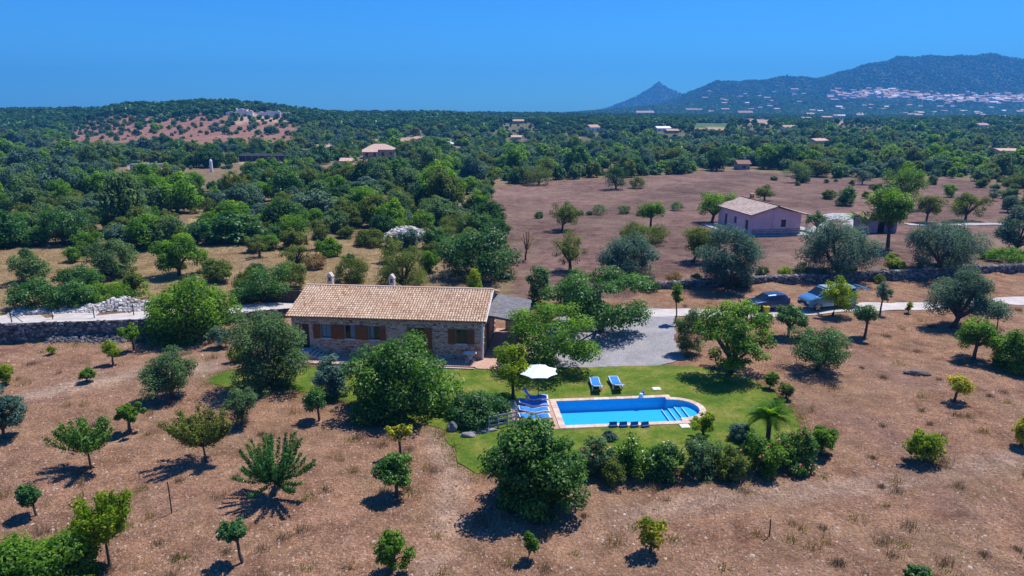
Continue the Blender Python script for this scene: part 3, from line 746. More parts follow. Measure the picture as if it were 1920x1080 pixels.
lounger(G(1121,739)+Vector((0, 0, .035)), math.radians(-89)+math.pi, .38, 'blue sun lounger standing alone on the lawn, left of the pair')
lounger(G(1161,737)+Vector((0, 0, .035)), math.radians(-86)+math.pi, .38, 'blue sun lounger standing alone on the lawn, right of the pair')
for o in [q for q in bpy.data.objects if q.name.startswith('sun_lounger')]:
    # the head end is the one towards the pool
    d = Vector((math.cos(o.rotation_euler.z), math.sin(o.rotation_euler.z), 0)); o.location = o.location + d*2.4; o.rotation_euler.z += math.pi; o.scale = (1.25, 1.0, 1.0)
for i, (yy, bk, lb) in enumerate([(4.0, 1.0, 'blue sun lounger with its backrest raised, farthest of the row under the parasol'), (2.95, .30, 'blue sun lounger second from the parasol pole in the row on the deck'), (1.9, .25, 'blue sun lounger third from the parasol pole in the row on the deck'), (.85, .22, 'blue sun lounger nearest the fig tree in the row on the deck')]):
    p = pl(-.62 - .1*i, yy, .06); lounger(p, POOL_A + math.pi + .04*(i-1.5), bk, lb)
CANV = mat_simple('white_parasol_canvas', (.78,.80,.82,1), .85, .03, 3)
METAL_D = mat_simple('dark_metal', (.03,.035,.04,1), .45, .2, 8, metallic=.6)
par = empty('parasol', tuple(pl(-1.25, 4.15, .06))); tag(par, 'open white octagonal parasol at the left end of the pool', 'parasol')
cn = MB(); RC, HC = 1.42, 2.25; ring = []
for i in range(8):
    a = math.pi/8 + i*math.pi/4; ring.append((math.cos(a)*RC, math.sin(a)*RC, HC))
apex = (0, 0, HC+.55); vs = [apex]; fs = []
seg = 8*4
for q in (.35, .7, 1.0):
    for i in range(seg):
        e0 = ring[i//4]; e1 = ring[(i//4+1) % 8]; t = (i % 4)/4
        sag = 1 - .10*math.sin(math.pi*t)*q
        x = (e0[0]*(1-t)+e1[0]*t)*q*sag; y = (e0[1]*(1-t)+e1[1]*t)*q*sag
        vs.append((x, y, HC + .55*(1-q)**1.0 - .03*math.sin(math.pi*q) - .03*math.sin(math.pi*t)*q))
for i in range(seg): fs.append((0, 1+i, 1+(i+1) % seg))
for r_ in range(2):
    for i in range(seg): fs.append((1+r_*seg+i, 1+(r_+1)*seg+i, 1+(r_+1)*seg+(i+1) % seg, 1+r_*seg+(i+1) % seg))
nv = len(vs); vs += [(x, y, z-.02) for x, y, z in vs]; fs += [tuple(nv+i for i in f[::-1]) for f in fs]
for i in range(seg): a = 1+2*seg+i; b_ = 1+2*seg+(i+1) % seg; fs.append((a, nv+a, nv+b_, b_))
cn.add(vs, fs); cn = cn.build('canopy', CANV, par)
m = MB(); m.tube([(0, 0, HC+.54), (0, 0, HC+.68)], [.05, .02], 8); m.build('finial', METAL_D, cn)
m = MB(); m.tube([(0, 0, 0), (0, 0, HC+.5)], .027, 8); m.build('pole', METAL_D, par)
m = MB(); m.tube([(0, 0, 0), (0, 0, .07), (0, 0, .10), (0, 0, .28)], [.28, .28, .06, .05], 12); m.build('base', METAL_D, par)
for i in range(8):
    m = MB(); x, y, z = ring[i]; m.tube([(0, 0, HC+.48), (x*.97, y*.97, z-.045)], .012, 5); m.build('rib', METAL_D, par)
for i, px in enumerate((1150, 1169, 1190, 1210)):
    c_ = PZ(px, 799, .08); t = empty('pool_cushion', (c_.x, c_.y, .085), POOL_A+.05*i); tag(t, '%s of four dark blue folded cushions along the near pool edge' % ('leftmost', 'second from left', 'third from left', 'rightmost')[i], 'cushion', 'dark blue cushions along the near pool edge')
    m = MB(); m.bbox(-.27, .27, -.14, .14, 0, .09, .025); m.build('seat_pad', BLUE_D, t)
    m = MB(); m.bbox(-.25, .25, -.04, .045, .091, .30, .02, Matrix.Rotation(-.35, 4, 'X')); m.build('back_pad', BLUE_D, t)
c_ = PZ(1202, 745, .08); t = empty('pool_skimmer_net', (c_.x, c_.y, .08), .3); tag(t, 'small blue and white item standing on the far pool edge', 'pool item')
m = MB(); m.tube([(0, 0, 0), (0, 0, .06), (0, 0, .3), (0, 0, .34)], [.17, .18, .13, .04], 10); m.build('body', PLASTIC, t)
m = MB(); m.tube([(.12, 0, .02), (.2, .02, .2), (.17, .02, .42), (.05, 0, .5)], [.07, .08, .07, .03], 7); m.build('handle', BLUE, t)
for (px, py, w_, d_, lb) in ((1231, 730, .6, .5, 'white square cover slab lying in the lawn behind the pool'), (1284, 800, .6, .55, 'white square cover slab in the lawn in front of the rounded pool end')):
    p = G(px, py); m = MB(); m.bbox(-w_/2, w_/2, -d_/2, d_/2, -.02, .05, .012); m.bbox(-w_*.36, w_*.36, -d_*.36, d_*.36, .051, .07, .008); o = m.build('cover_slab', WHITE); o.location = (p.x, p.y, .03); o.rotation_euler = (0, 0, .1); tag(o, lb, 'slab')

# grey wooden rail fence and garden rocks left of the deck
GREYW = mat_simple('weathered_white_wood', (.34,.36,.38,1), .85, .3, 5)
fa, fb = G(917, 806), G(968, 796); fl = (fb-fa).length; fn = empty('rail_fence', (fa.x, fa.y, .03), math.atan2(fb.y-fa.y, fb.x-fa.x)); tag(fn, 'short grey wooden rail fence beside the poolside loungers', 'fence')
for i in range(4): part('post', GREYW, fn, fl*i/3-.04, fl*i/3+.04, -.04, .04, 0, 1.08, .008)
for z in (.22, .52, .82): part('rail', GREYW, fn, -.1, fl+.1, -.075, -.041, z, z+.12)
for i in range(5):
    m = MB(); m.bbox(-.04, .04, -.012, .012, 0, 1.1, .004, Matrix.Translation((fl+.12, .2+i*.24, 0)) @ Matrix.Rotation(.08+i*.05, 4, 'Y') @ Matrix.Rotation(math.pi/2, 4, 'Z')); m.build('picket', WHITE, fn)
rr = random.Random(9)
def boulder(name, p, sx, sy, sz, label, mat, rz=0, seed=1, cat='rock'):
    bm = bmesh.new(); bmesh.ops.create_icosphere(bm, subdivisions=3, radius=1); r_ = random.Random(seed); ph = [r_.uniform(0, 6) for _ in range(6)]
    for v in bm.verts:
        c = v.co; f_ = 1 + .16*math.sin(c.x*3+ph[0])*math.sin(c.y*3.4+ph[1]) + .1*math.sin(c.z*5+ph[2]+c.x*4) + .05*math.sin(c.y*11+ph[3])*math.sin(c.x*9+ph[4])
        v.co = Vector((c.x*sx*f_, c.y*sy*f_, max(c.z, -.5)*sz*f_))
    me = bpy.data.meshes.new(name); bm.to_mesh(me); bm.free(); me.materials.append(mat)
    o = link(bpy.data.objects.new(name, me)); o.location = (p.x, p.y, p.z+sz*.4); o.rotation_euler = (0, 0, rz); return tag(o, label, cat)
ROCK = mat_simple('limestone_boulder', (.24,.225,.22,1), .92, .35, 3, bump=.7)
boulder('boulder', G(879, 818), .55, .3, .22, 'pale rounded boulder at the lawn edge beside the rail fence', ROCK, .15, 2)
boulder('flat_boulder', G(908, 810), .85, .22, .16, 'long flat pale stone at the lawn edge beside the rail fence', ROCK, .25, 4)
boulder('standing_boulder', G(848, 808), .36, .3, .42, 'dark upright boulder under the shrub left of the rail fence', mat_simple('dark_boulder', (.16,.165,.18,1), .92, .35, 3, bump=.7), 0, 6)

# ------------------------------------------------------------------ dry-stone walls and rubble
def dry_wall(name, pts, label, thick=.55, seed=1, faces=(True, False), zbot=-.25, cap=False, sx=(.24,.55), sz=(.15,.3), lean=0.0):
    # pts: (x, y, ztop, zbase)
    r = random.Random(seed); root = empty(name, (pts[0][0], pts[0][1], 0)); tag(root, label, 'stone wall'); o = Vector((pts[0][0], pts[0][1], 0))
    core = MB(); st_ = MB()
    for a, b in zip(pts[:-1], pts[1:]):
        A_, B_ = Vector((a[0], a[1], 0)) - o, Vector((b[0], b[1], 0)) - o; d = (B_-A_); L = d.length; d.normalize(); nr = Vector((d.y, -d.x, 0))   # nr points to the front
        vs = []
        for p, q in ((A_, a), (B_, b)):
            vs += [p + Vector((0, 0, q[3]+zbot)), p - nr*thick + Vector((0, 0, q[3]+zbot)), p - nr*thick + Vector((0, 0, q[2]-.05)), p + Vector((0, 0, q[2]-.05))]
        core.add(vs, [(0,1,2,3), (4,7,6,5), (0,4,5,1), (1,5,6,2), (2,6,7,3), (3,7,4,0)])
        def place(u, w, out, A_=A_, d=d, nr=nr, a=a, b=b, L=L):
            t = u/L; zt = a[2]+(b[2]-a[2])*t; zb = a[3]+(b[3]-a[3])*t
            return A_ + d*u + nr*(out+.002) + Vector((0, 0, zb + (zt-zb)*w))
        H_ = max(a[2]-a[3], b[2]-b[3], .1)
        for q in range(int(L*H_/(.30*.21)*1.5)):
            u_ = r.uniform(0, L); p = place(u_, r.uniform(-.05, .97), r.uniform(-.06, .03)); st_.rock((p.x, p.y, p.z), r.uniform(.18, .48), r.uniform(.2, .32), r.uniform(.13, .30), r, math.atan2(d.y, d.x)+r.uniform(-.25, .25))
        u = 0
        while cap and u < L:
            wd = r.uniform(.3, .6); t = min(1, (u+wd/2)/L); p = A_ + d*min(L, u+wd/2) - nr*thick*.5
            st_.rock((p.x, p.y, a[2]+(b[2]-a[2])*t+.02), wd, thick*1.05, .2, r, math.atan2(d.y, d.x)); u += wd
    core.build('wall_core', CORE, root); st_.build('stones', STONE_D, root, kind='stuff'); return root
def gz(x, y): return float(hgt(x, y))
dry_wall('retaining_wall', [(x, float(wall_y(x)), float(wall_z(x))+.07, gz(x, float(wall_y(x))-.3)) for x in (-75, -60, -45, -39, -33, -30, -27.5, -24, -20)], 'dry-stone retaining wall below the raised path at left', .5, 11)
dry_wall('field_wall', [(x, float(wall_y(x)), float(wall_z(x))+.16, gz(x, float(wall_y(x))-.3)) for x in (15, 21, 27, 33, 40, 53, 66, 85)], 'low dry-stone field wall behind the parked vehicles and olive trees', .6, 12, cap=True)
# loose stones fallen along the foot of the retaining wall
m = MB()
for i in range(520):
    x = rr.uniform(-41.5, -31); t = abs(rr.gauss(0, .45)); y = float(wall_y(x)) - .25 - t
    m.rock((x, y, gz(x, y) + max(.04, .42-.5*t)*rr.random()+.02), rr.uniform(.12,.34), rr.uniform(.12,.3), rr.uniform(.1,.22), rr)
o = m.build('fallen_stones', STONE_D); tag(o, 'heap of fallen grey stones along the foot of the retaining wall', 'stone heap', kind='stuff')
# pale rubble bank behind the raised path
m = MB()
for i in range(1500):
    x = rr.uniform(-47, -32.2); k_ = sstep(-44, -37, np.array(x)) ; h_ = .15 + 1.0*float(k_)*(.75+.25*math.sin(x*1.3)); t = rr.uniform(-1, 1)
    y = float(wall_y(x)) + 4.2 + t*1.3; z = gz(x, y) + h_*(1-abs(t)**1.5)*rr.uniform(.5, 1)
    m.rock((x, y, z), rr.uniform(.15,.5), rr.uniform(.15,.42), rr.uniform(.12,.32), rr)
o = m.build('rubble_bank', RUBBLE); tag(o, 'bank of pale broken rubble behind the raised path at left', 'rubble heap', kind='stuff')
m = MB(); p0 = G(752, 452)
for i in range(420):
    a = rr.uniform(0, 6.28); t = math.sqrt(rr.random()); x = p0.x + math.cos(a)*t*3.0 + math.sin(a)*t*1.2; y = p0.y + 3.2 + math.sin(a)*t*5.6
    m.rock((x, y, gz(x, y) + 1.5*(1-t*t)*rr.uniform(.75, 1)+.1), rr.uniform(.3,.9), rr.uniform(.3,.8), rr.uniform(.25,.6), rr)
o = m.build('stone_pile', RUBBLE); tag(o, 'big pale stone pile in the dry field behind the house', 'stone pile')
# posts and wires of the fence beside the raised path
wf = empty('wire_fence', (-45, 59, 1.8)); tag(wf, 'thin wire fence with dark posts along the raised path', 'fence')
posts = []
for px, py in ((22, 604), (99, 598), (177, 596), (251, 591)):
    p = PZ(px, py, 1.8); posts.append(p); m = MB(); q = p - Vector((-45, 59, 1.8)); m.tube([(q.x, q.y, -.1), (q.x, q.y, 1.1)], .045, 6); m.build('post', METAL_D, wf)
for z in (.35, .7, 1.0):
    m = MB(); m.tube([p - Vector((-45, 59, 1.8)) + Vector((0, 0, z)) for p in posts], .008, 4); m.build('wire', METAL_D, wf)
m = MB(); q = posts[0] - Vector((-45, 59, 1.8)); m.tube([(q.x+.03, q.y, .85), (q.x+1.0, q.y, .0)], .03, 5); m.build('brace', METAL_D, wf)
# dark reed screen left of the house and brown wall behind it
HEATH = mat_simple('dark_heather_screen', (.055,.045,.038,1), .95, .45, 3, bump=.7)
rs = empty('reed_screen', (-28, 69.3, .9)); tag(rs, 'dark brushwood screen fence left of the stone house', 'fence')
for i in range(8):
    m = MB(); m.bbox(i*1.2, i*1.2+1.17, -.05, .05, -.3, 1.25+rr.uniform(-.04, .04), .015); m.build('screen_panel', HEATH, rs)
    m = MB(); m.tube([(i*1.2+1.185, -.07, -.3), (i*1.2+1.185, -.07, 1.35)], .04, 6); m.build('post', WOOD_D, rs)
bwx = hl(15.3, 13.4); bw = empty('garden_wall', bwx, HA); tag(bw, 'brown stone garden wall behind the right end of the stone house', 'wall')
m = MB(); m.box(0, 3.2, 0, .4, -.2, 1.35); m.build('wall_core', CORE, bw)
s = MB(); lay_stones(s, 0, 3.2, -.1, 1.35, [], .06, rh, place=lambda u, z, o: (u, -.001-o, z)); s.build('stones', STONE_H, bw, kind='stuff')
part('coping', MORTAR, bw, -.05, 3.25, -.08, .45, 1.351, 1.42, .01)
part('gate_pier', MORTAR, bw, 3.3, 3.9, -.1, .5, -.2, 1.6, .02)
p_ = G(1718, 703); lg = boulder('dead_log', p_, .95, .3, .3, 'grey dead tree stump lying on the bare ground at right', BARK_PALE, -.35, 12, 'log')
boulder('field_block', G(924, 424), .55, .5, .55, 'pale block at the corner of the brown field behind the house', ROCK, .3, 15)

# ------------------------------------------------------------------ vehicles
RUBBER = mat_simple('tyre_rubber', (.02,.02,.022,1), .85, .2, 9)
ALLOY = mat_simple('wheel_alloy', (.42,.43,.45,1), .35, .1, 9, metallic=.8)
LAMP = mat_simple('lamp_glass', (.65,.68,.72,1), .12, .05, 9)
TAIL = mat_simple('tail_lamp_red', (.35,.01,.01,1), .25, .1, 9)
def car_paint(name, col):
    return N(name).princ(col, .28, None, Metallic=.35, Coat_Weight=.6, Coat_Roughness=.08)
def vehicle(name, label, cat, loc, rz, st, paint, wheels, rw, glass_side, wind, rear, trim):
    # stations along x (front at x=0): (x, w_sill, z_sill, w_belt, z_belt, w_roof, z_roof)
    r = empty(name, loc, rz); tag(r, label, cat)
    b = MB(); vs = []; nS = len(st)
    for (x, ws, zs, wb, zb, wr, zr) in st:
        wm_ = (ws+wb)/2*1.02; half = [(ws*.9, zs), (ws, zs+.1), (wm_, (zs+zb)/2), (wb, zb), (wr, zr-.05 if zr > zb+.1 else zr), (wr*.86, zr), (0, zr+.025)]
        vs += [(x, -y, z) for y, z in half] + [(x, y, z) for y, z in half[-2::-1]]
    kk = 13; fs = []
    for i in range(nS-1):
        for j in range(kk-1): fs.append((i*kk+j, i*kk+j+1, (i+1)*kk+j+1, (i+1)*kk+j)[::-1])
        fs.append((i*kk+kk-1, i*kk, (i+1)*kk, (i+1)*kk+kk-1)[::-1])
    fs.append(tuple(range(kk))); fs.append(tuple((nS-1)*kk+j for j in range(kk-1, -1, -1)))
    b.add(vs, fs); b.build('body', paint, r)
    def lerp_st(x):
        for a, c in zip(st[:-1], st[1:]):
            if a[0] <= x <= c[0]:
                t = (x-a[0])/(c[0]-a[0]+1e-9); return [p+(q-p)*t for p, q in zip(a, c)]
        return st[-1]
    for xa, xb in glass_side:
        for s in (-1, 1):
            g_ = MB(); P = []
            for x in (xa, xb):
                q = lerp_st(x); lo, hi = .10, .86
                P.append((x, s*(q[3]+(q[5]-q[3])*lo+.012), q[4]+(q[6]-.05-q[4])*lo)); P.append((x, s*(q[3]+(q[5]-q[3])*hi+.012), q[4]+(q[6]-.05-q[4])*hi))
            v8 = [P[0], P[2], P[3], P[1]]; v8 += [(x, y-s*.03, z) for x, y, z in v8]
            g_.add(v8, [(0,1,2,3) if s < 0 else (3,2,1,0), (4,5,6,7), (0,1,5,4), (1,2,6,5), (2,3,7,6), (3,0,4,7)]); g_.build('side_window', GLASS, r)
    for nm, (xa, xb, off) in (('windscreen', wind), ('rear_window', rear)):
        A_, B_ = lerp_st(xa), lerp_st(xb); g_ = MB()
        wA, wB = A_[5]*.86, B_[5]*.86
        v4 = [(xa, -wA, A_[6]+off), (xa, wA, A_[6]+off), (xb, wB, B_[6]+off), (xb, -wB, B_[6]+off)]
        dirn = -.03 if nm == 'windscreen' else .03
        v4 = [(x+dirn*.4, y, z+.02) for x, y, z in v4]; v8 = v4 + [(x, y, z-.05) for x, y, z in v4]
        g_.add(v8, [(0,1,2,3), (7,6,5,4), (0,4,5,1), (1,5,6,2), (2,6,7,3), (3,7,4,0)]); g_.build(nm, GLASS, r)
    L = st[-1][0]
    for x in wheels:
        for s in (-1, 1):
            wb = lerp_st(x)[1]; wh = empty('wheel', (x, s*(wb-.07), rw)); wh.parent = r
            t = MB(); ringp = []; n = 18
            prof = [(-.10, rw-.06), (-.10, rw-.015), (-.07, rw), (.07, rw), (.10, rw-.015), (.10, rw-.06)]
            vs = [(math.cos(2*math.pi*i/n)*rr_, yy, math.sin(2*math.pi*i/n)*rr_) for yy, rr_ in prof for i in range(n)]
            fs = [(j*n+i, j*n+(i+1) % n, (j+1)*n+(i+1) % n, (j+1)*n+i) for j in range(5) for i in range(n)]
            t.add(vs, fs); t.build('tyre', RUBBER, wh)
            ri = MB()
            for q in range(5):
                M_ = Matrix.Rotation(2*math.pi*q/5, 4, 'Y'); ri.box(-.035, .035, s*.085-.012, s*.085+.012, 0, rw-.055, M_)
            ri.tube([(0, -.09, 0), (0, .095, 0)], .07, 10); ri.build('rim', ALLOY, wh)
            dsk = MB(); dsk.tube([(0, -.05, 0), (0, .05, 0)], rw-.058, 16); dsk.build('brake_disc', METAL_D, wh)
            ar = MB(); n2 = 12; vs = []; ww = wb + .02
            for i in range(n2+1):
                a = math.pi*i/n2
                vs += [(x+math.cos(a)*(rw+.05), s*ww, rw+math.sin(a)*(rw+.05)), (x+math.cos(a)*(rw+.11), s*ww, rw+math.sin(a)*(rw+.11)), (x+math.cos(a)*(rw+.05), s*(ww-.05), rw+math.sin(a)*(rw+.05)), (x+math.cos(a)*(rw+.11), s*(ww-.05), rw+math.sin(a)*(rw+.11))]
            fs = []
            for i in range(n2): a = i*4; fs += [(a, a+4, a+5, a+1), (a+2, a+3, a+7, a+6), (a, a+2, a+6, a+4), (a+1, a+5, a+7, a+3)]
            ar.add(vs, fs); ar.build('wheel_arch', trim, r)
    f0, f1 = st[1], st[-2]
    for s in (-1, 1):
        m = MB(); y = s*st[1][3]*.74; m.bbox(-.02+st[0][0], st[1][0]*.75+.02, y-.17, y+.17, st[0][4]-.20, st[0][4]-.04, .03); m.build('headlight', LAMP, r)
        m = MB(); y = s*st[-1][3]*.86; m.bbox(L-.12, L+.03, y-.09, y+.09, st[-1][4]-.25, st[-1][4]+.22, .02); m.build('tail_light', TAIL, r)
        q = lerp_st(wind[0]+.35); m = MB(); m.bbox(wind[0]+.28, wind[0]+.46, min(s*(q[3]), s*(q[3]+.22)), max(s*q[3], s*(q[3]+.22)), q[4]+.04, q[4]+.2, .02); m.build('wing_mirror', paint, r)
    m = MB(); m.bbox(st[0][0]-.06, .10, -st[0][1]*.95, st[0][1]*.95, st[0][2], st[0][2]+.24, .03); m.build('front_bumper', trim, r)
    m = MB(); m.bbox(L-.10, L+.06, -st[-1][1]*.95, st[-1][1]*.95, st[-1][2], st[-1][2]+.24, .03); m.build('rear_bumper', trim, r)
    m = MB(); m.box(st[0][0]-.075, st[0][0]-.061, -.26, .26, st[0][2]+.06, st[0][2]+.17); m.build('number_plate', WHITE, r)
    m = MB(); m.bbox(st[0][0]-.03, .06, -.45, .45, st[0][4]-.30, st[0][4]-.12, .02); m.build('grille', METAL_D, r)
    return r
PB = car_paint('dark_blue_car_paint', (.010,.040,.125,1)); TRIM = mat_simple('black_plastic_trim', (.02,.021,.024,1), .6, .1, 8)
suv_st = [(0, .80, .38, .78, .82, .74, .86), (.25, .88, .34, .87, .92, .80, .97), (1.15, .90, .32, .90, 1.02, .80, 1.09), (1.32, .90, .32, .91, 1.04, .78, 1.14), (2.05, .91, .32, .92, 1.06, .66, 1.66), (2.9, .91, .32, .92, 1.08, .67, 1.72), (3.9, .91, .34, .91, 1.10, .66, 1.68), (4.25, .90, .36, .89, 1.10, .68, 1.45), (4.45, .87, .42, .85, 1.08, .74, 1.12)]
a_ = G(1404, 588); b_ = G(1478, 580); dv = math.atan2((b_-a_).y, (b_-a_).x)*.55
suv = vehicle('suv_car', 'dark blue estate car parked on the driveway, left of the van', 'car', (a_.x+.05, a_.y+.95, .06), dv, suv_st, PB, (.85, 3.55), .34, [(1.75, 2.55), (2.62, 3.4), (3.47, 4.0)], (1.36, 2.02, .0), (4.0, 4.28, .0), TRIM)
for s in (-1, 1):
    m = MB(); m.tube([(2.1, s*.6, 1.70), (2.3, s*.6, 1.77), (3.7, s*.6, 1.75), (3.9, s*.6, 1.69)], .02, 5); m.build('roof_rail', METAL_D, suv)
PV = car_paint('light_blue_van_paint', (.10,.28,.50,1)); PVW = car_paint('white_van_roof', (.62,.70,.76,1))
van_st = [(0, .86, .40, .84, .92, .78, .98), (.22, .93, .34, .92, 1.06, .84, 1.13), (.72, .95, .30, .95, 1.18, .86, 1.28), (.92, .95, .30, .96, 1.20, .84, 1.36), (1.75, .95, .30, .97, 1.24, .80, 1.93), (2.6, .95, .30, .97, 1.24, .82, 2.0), (4.2, .95, .30, .97, 1.24, .82, 2.0), (5.0, .95, .32, .96, 1.24, .81, 1.98), (5.1, .94, .36, .94, 1.20, .80, 1.94)]
a_ = G(1510, 588); b_ = G(1606, 574); dv = math.atan2((b_-a_).y, (b_-a_).x)*.75
van = vehicle('camper_van', 'light blue van with its tailgate open, parked on the driveway', 'van', (a_.x+.1, a_.y+1.0, .06), dv, van_st, PV, (.95, 4.0), .36, [(1.42, 2.15), (2.25, 3.45), (3.55, 4.85)], (.95, 1.72, .0), (5.0, 5.09, -.02), TRIM)
m = MB(); m.bbox(1.95, 4.95, -.66, .66, 2.022, 2.075, .02); m.build('roof_panel', PVW, van); van.scale = (1.1, 1.08, 1.12)
tg = empty('tailgate', (5.1, 0, 1.97)); tg.parent = van; tg.rotation_euler = (0, math.radians(8), 0)
m = MB(); m.bbox(0, 1.45, -.84, .84, -.04, .04, .02); m.build('tailgate_shell', PV, tg)
m = MB(); m.bbox(.12, .75, -.68, .68, .0405, .055, .005); m.build('tailgate_window', GLASS, tg)
for s in (-1, 1):
    m = MB(); m.tube([(4.98, s*.82, 1.45), (5.75, s*.80, 1.86)], .02, 5); m.build('gas_strut', METAL_D, van)
m = MB(); m.box(5.101, 5.11, -.78, .78, .62, 1.88); m.build('boot_opening', TRIM, van)
YEL = mat_simple('yellow_bin_plastic', (.45,.36,.02,1), .5, .1, 6)
p_ = G(1436, 588); bn = empty('waste_bin', (p_.x, p_.y, .07), .1); tag(bn, 'small yellow bin beside the dark blue car', 'bin')
m = MB(); m.add([(-.22,-.2,0),(.22,-.2,0),(.22,.2,0),(-.22,.2,0),(-.28,-.25,.62),(.28,-.25,.62),(.28,.25,.62),(-.28,.25,.62)], [(0,3,2,1),(4,5,6,7),(0,1,5,4),(1,2,6,5),(2,3,7,6),(3,0,4,7)]); m.build('bin_body', YEL, bn)
m = MB(); m.bbox(-.3, .3, -.27, .27, .621, .70, .02); m.build('lid', YEL, bn)

# ------------------------------------------------------------------ other houses
PINK = mat_simple('pink_render', (.74,.44,.47,1), .92, .12, .8, bump=.15)
PLINTH = mat_var('plinth_stone', [(0, (.22,.17,.165,1)), (.5, (.34,.27,.26,1)), (1, (.42,.34,.32,1))], .9, .4, 4)
TILE2 = mat_var('pale_clay_tile', [(0, (.48,.34,.26,1)), (.5, (.66,.50,.40,1)), (1, (.78,.64,.53,1))], .9, .3, 3)
pn = G(1408, 442); ph = empty('pink_house', pn, math.radians(9)); tag(ph, 'pink rendered house with low tiled gable roof in the brown field', 'house')
W_, D_, E_, A_z = 8.4, 12.0, 3.25, 4.45
rp2 = random.Random(21); hs_ = [(5.0, 5.85, 1.25, 2.45)]
m = MB(); holed_wall(m, 0, W_, -.3, E_, 0, .35, hs_); m.prism([(0, E_), (W_, E_), (W_/2, A_z)], 0, .35, 'y')
m.box(0, W_, D_-.35, D_, -.3, E_); m.prism([(0, E_), (W_, E_), (W_/2, A_z)], D_-.35, D_, 'y')
m.box(W_-.35, W_, .352, D_-.352, -.3, E_)
lw = [(1.2, 2.2, .1, 2.3), (5.2, 6.1, 1.15, 2.3), (8.6, 9.5, .1, 2.3)]
xs_ = MB(); holed_wall(xs_, .352, D_-.352, -.3, E_, 0, .35, lw)
m.add([(y, x, z) for x, y, z in xs_.v], [f[::-1] for f in xs_.f]); m.build('wall', PINK, ph)
window(ph, 5.0, 5.85, 1.25, 2.45, 0, None, WOOD_D)
for x0, x1, z0, z1 in lw:
    part('shuttered_opening', WOOD_D, ph, .06, .12, x0, x1, z0, z1)
s = MB(); lay_stones(s, -.02, W_+.02, -.2, 1.05, [], .05, rp2, (.3, .7), (.2, .4), lambda u, z, o: (u, -.001-o, z)); s.build('plinth', PLINTH, ph, kind='stuff')
m = MB(); m.box(3.55, 3.8, -.1, -.002, 1.05, 4.1); m.build('downpipe_band', PINK, ph)
def gable_roof(parent, x0, x1, xr, ze0, ze1, zr, y0, y1, tile, rnd, pan=TILE_PAN, nm='roof'):
    b = MB(); b.prism([(x0, ze0-.1), (xr, zr-.1), (xr, zr), (x0, ze0)], y0, y1, 'y'); b.prism([(xr, zr-.1), (x1, ze1-.1), (x1, ze1), (xr, zr)], y0, y1, 'y')
    rf = b.build(nm, pan, parent)
    for (xe, ze) in ((x0, ze0), (x1, ze1)):
        h_ = MB(); t = tile_slope('roof_tiles', rf, y0-.02, y1+.02, (xe, ze), (xr, zr), tile, rnd, .3, .5, 3)
        for v in t.data.vertices: v.co = (v.co.y, v.co.x, v.co.z)
        t.data.flip_normals()
    return rf
rf = gable_roof(ph, -.45, W_+.5, W_/2, E_+.05, E_+.05, A_z+.2, -.4, D_+.3, TILE2, rp2)
m = MB(); m.box(W_/2-.1, W_/2+.14, -.42, D_+.3, A_z+.16, A_z+.42); m.build('ridge_band', TILE_PAN, rf)
m = MB(); m.bbox(W_/2+.2, W_/2+.75, 9.2, 9.75, A_z-.1, A_z+.95, .02); chm = m.build('chimney', TILE_PAN, rf); part('chimney_pot', mat_simple('ochre_pot', (.5,.36,.16,1), .8), chm, W_/2+.13, W_/2+.82, 9.13, 9.82, A_z+.951, A_z+1.2, .03)
pr = MB(); pr.prism([(W_+.3, E_+.0), (W_+3.6, E_-.7), (W_+3.6, E_-.6), (W_+.3, E_+.1)], 3.2, D_+.2, 'y'); pr = pr.build('porch_roof', TILE_PAN, ph)
t = tile_slope('roof_tiles', pr, 3.2, D_+.2, (W_+3.65, E_-.62), (W_+.5, E_+.02), TILE2, rp2, .3, .5, 3)
for v in t.data.vertices: v.co = (v.co.y, v.co.x, v.co.z)
t.data.flip_normals()
for y in (3.5, 7.6, 11.7): part('porch_post', WHITE, ph, W_+3.2, W_+3.5, y-.15, y+.15, -.2, E_-.66)
pv = MB(); pv.bbox(-2.8, W_+4.6, -.75, D_+1.0, -.45, .04, .02); pv = pv.build('house_apron', CONC); pv.location = pn; pv.rotation_euler = (0, 0, math.radians(9)); tag(pv, 'white pavement around the pink house', kind='structure')
# shed under the tree right of the pink house
VIO = mat_simple('mauve_render', (.27,.20,.26,1), .9, .15, 2); BLD = mat_simple('blue_door_paint', (.03,.10,.22,1), .5, .15, 4)
p_ = G(1622, 438); sh_ = empty('garden_shed', p_, .05); tag(sh_, 'small mauve shed with blue door under the tree right of the pink house', 'shed')
m = MB(); holed_wall(m, 0, 5.2, -.3, 2.4, 0, .25, [(2.0, 3.2, -.3, 2.0)]); m.box(0, .25, .252, 3.5, -.3, 2.4); m.box(4.95, 5.2, .252, 3.5, -.3, 2.4); m.box(0, 5.2, 3.502, 3.75, -.3, 2.4); m.build('wall', VIO, sh_)
m = MB(); m.prism([(-.3, 2.41), (4.1, 2.9), (4.1, 3.0), (-.3, 2.51)], -.3, 5.5, 'x'); m.build('roof', TILE_PAN, sh_)
part('door', BLD, sh_, 3.4, 4.6, -.05, -.003, -.05, 2.05, .01)

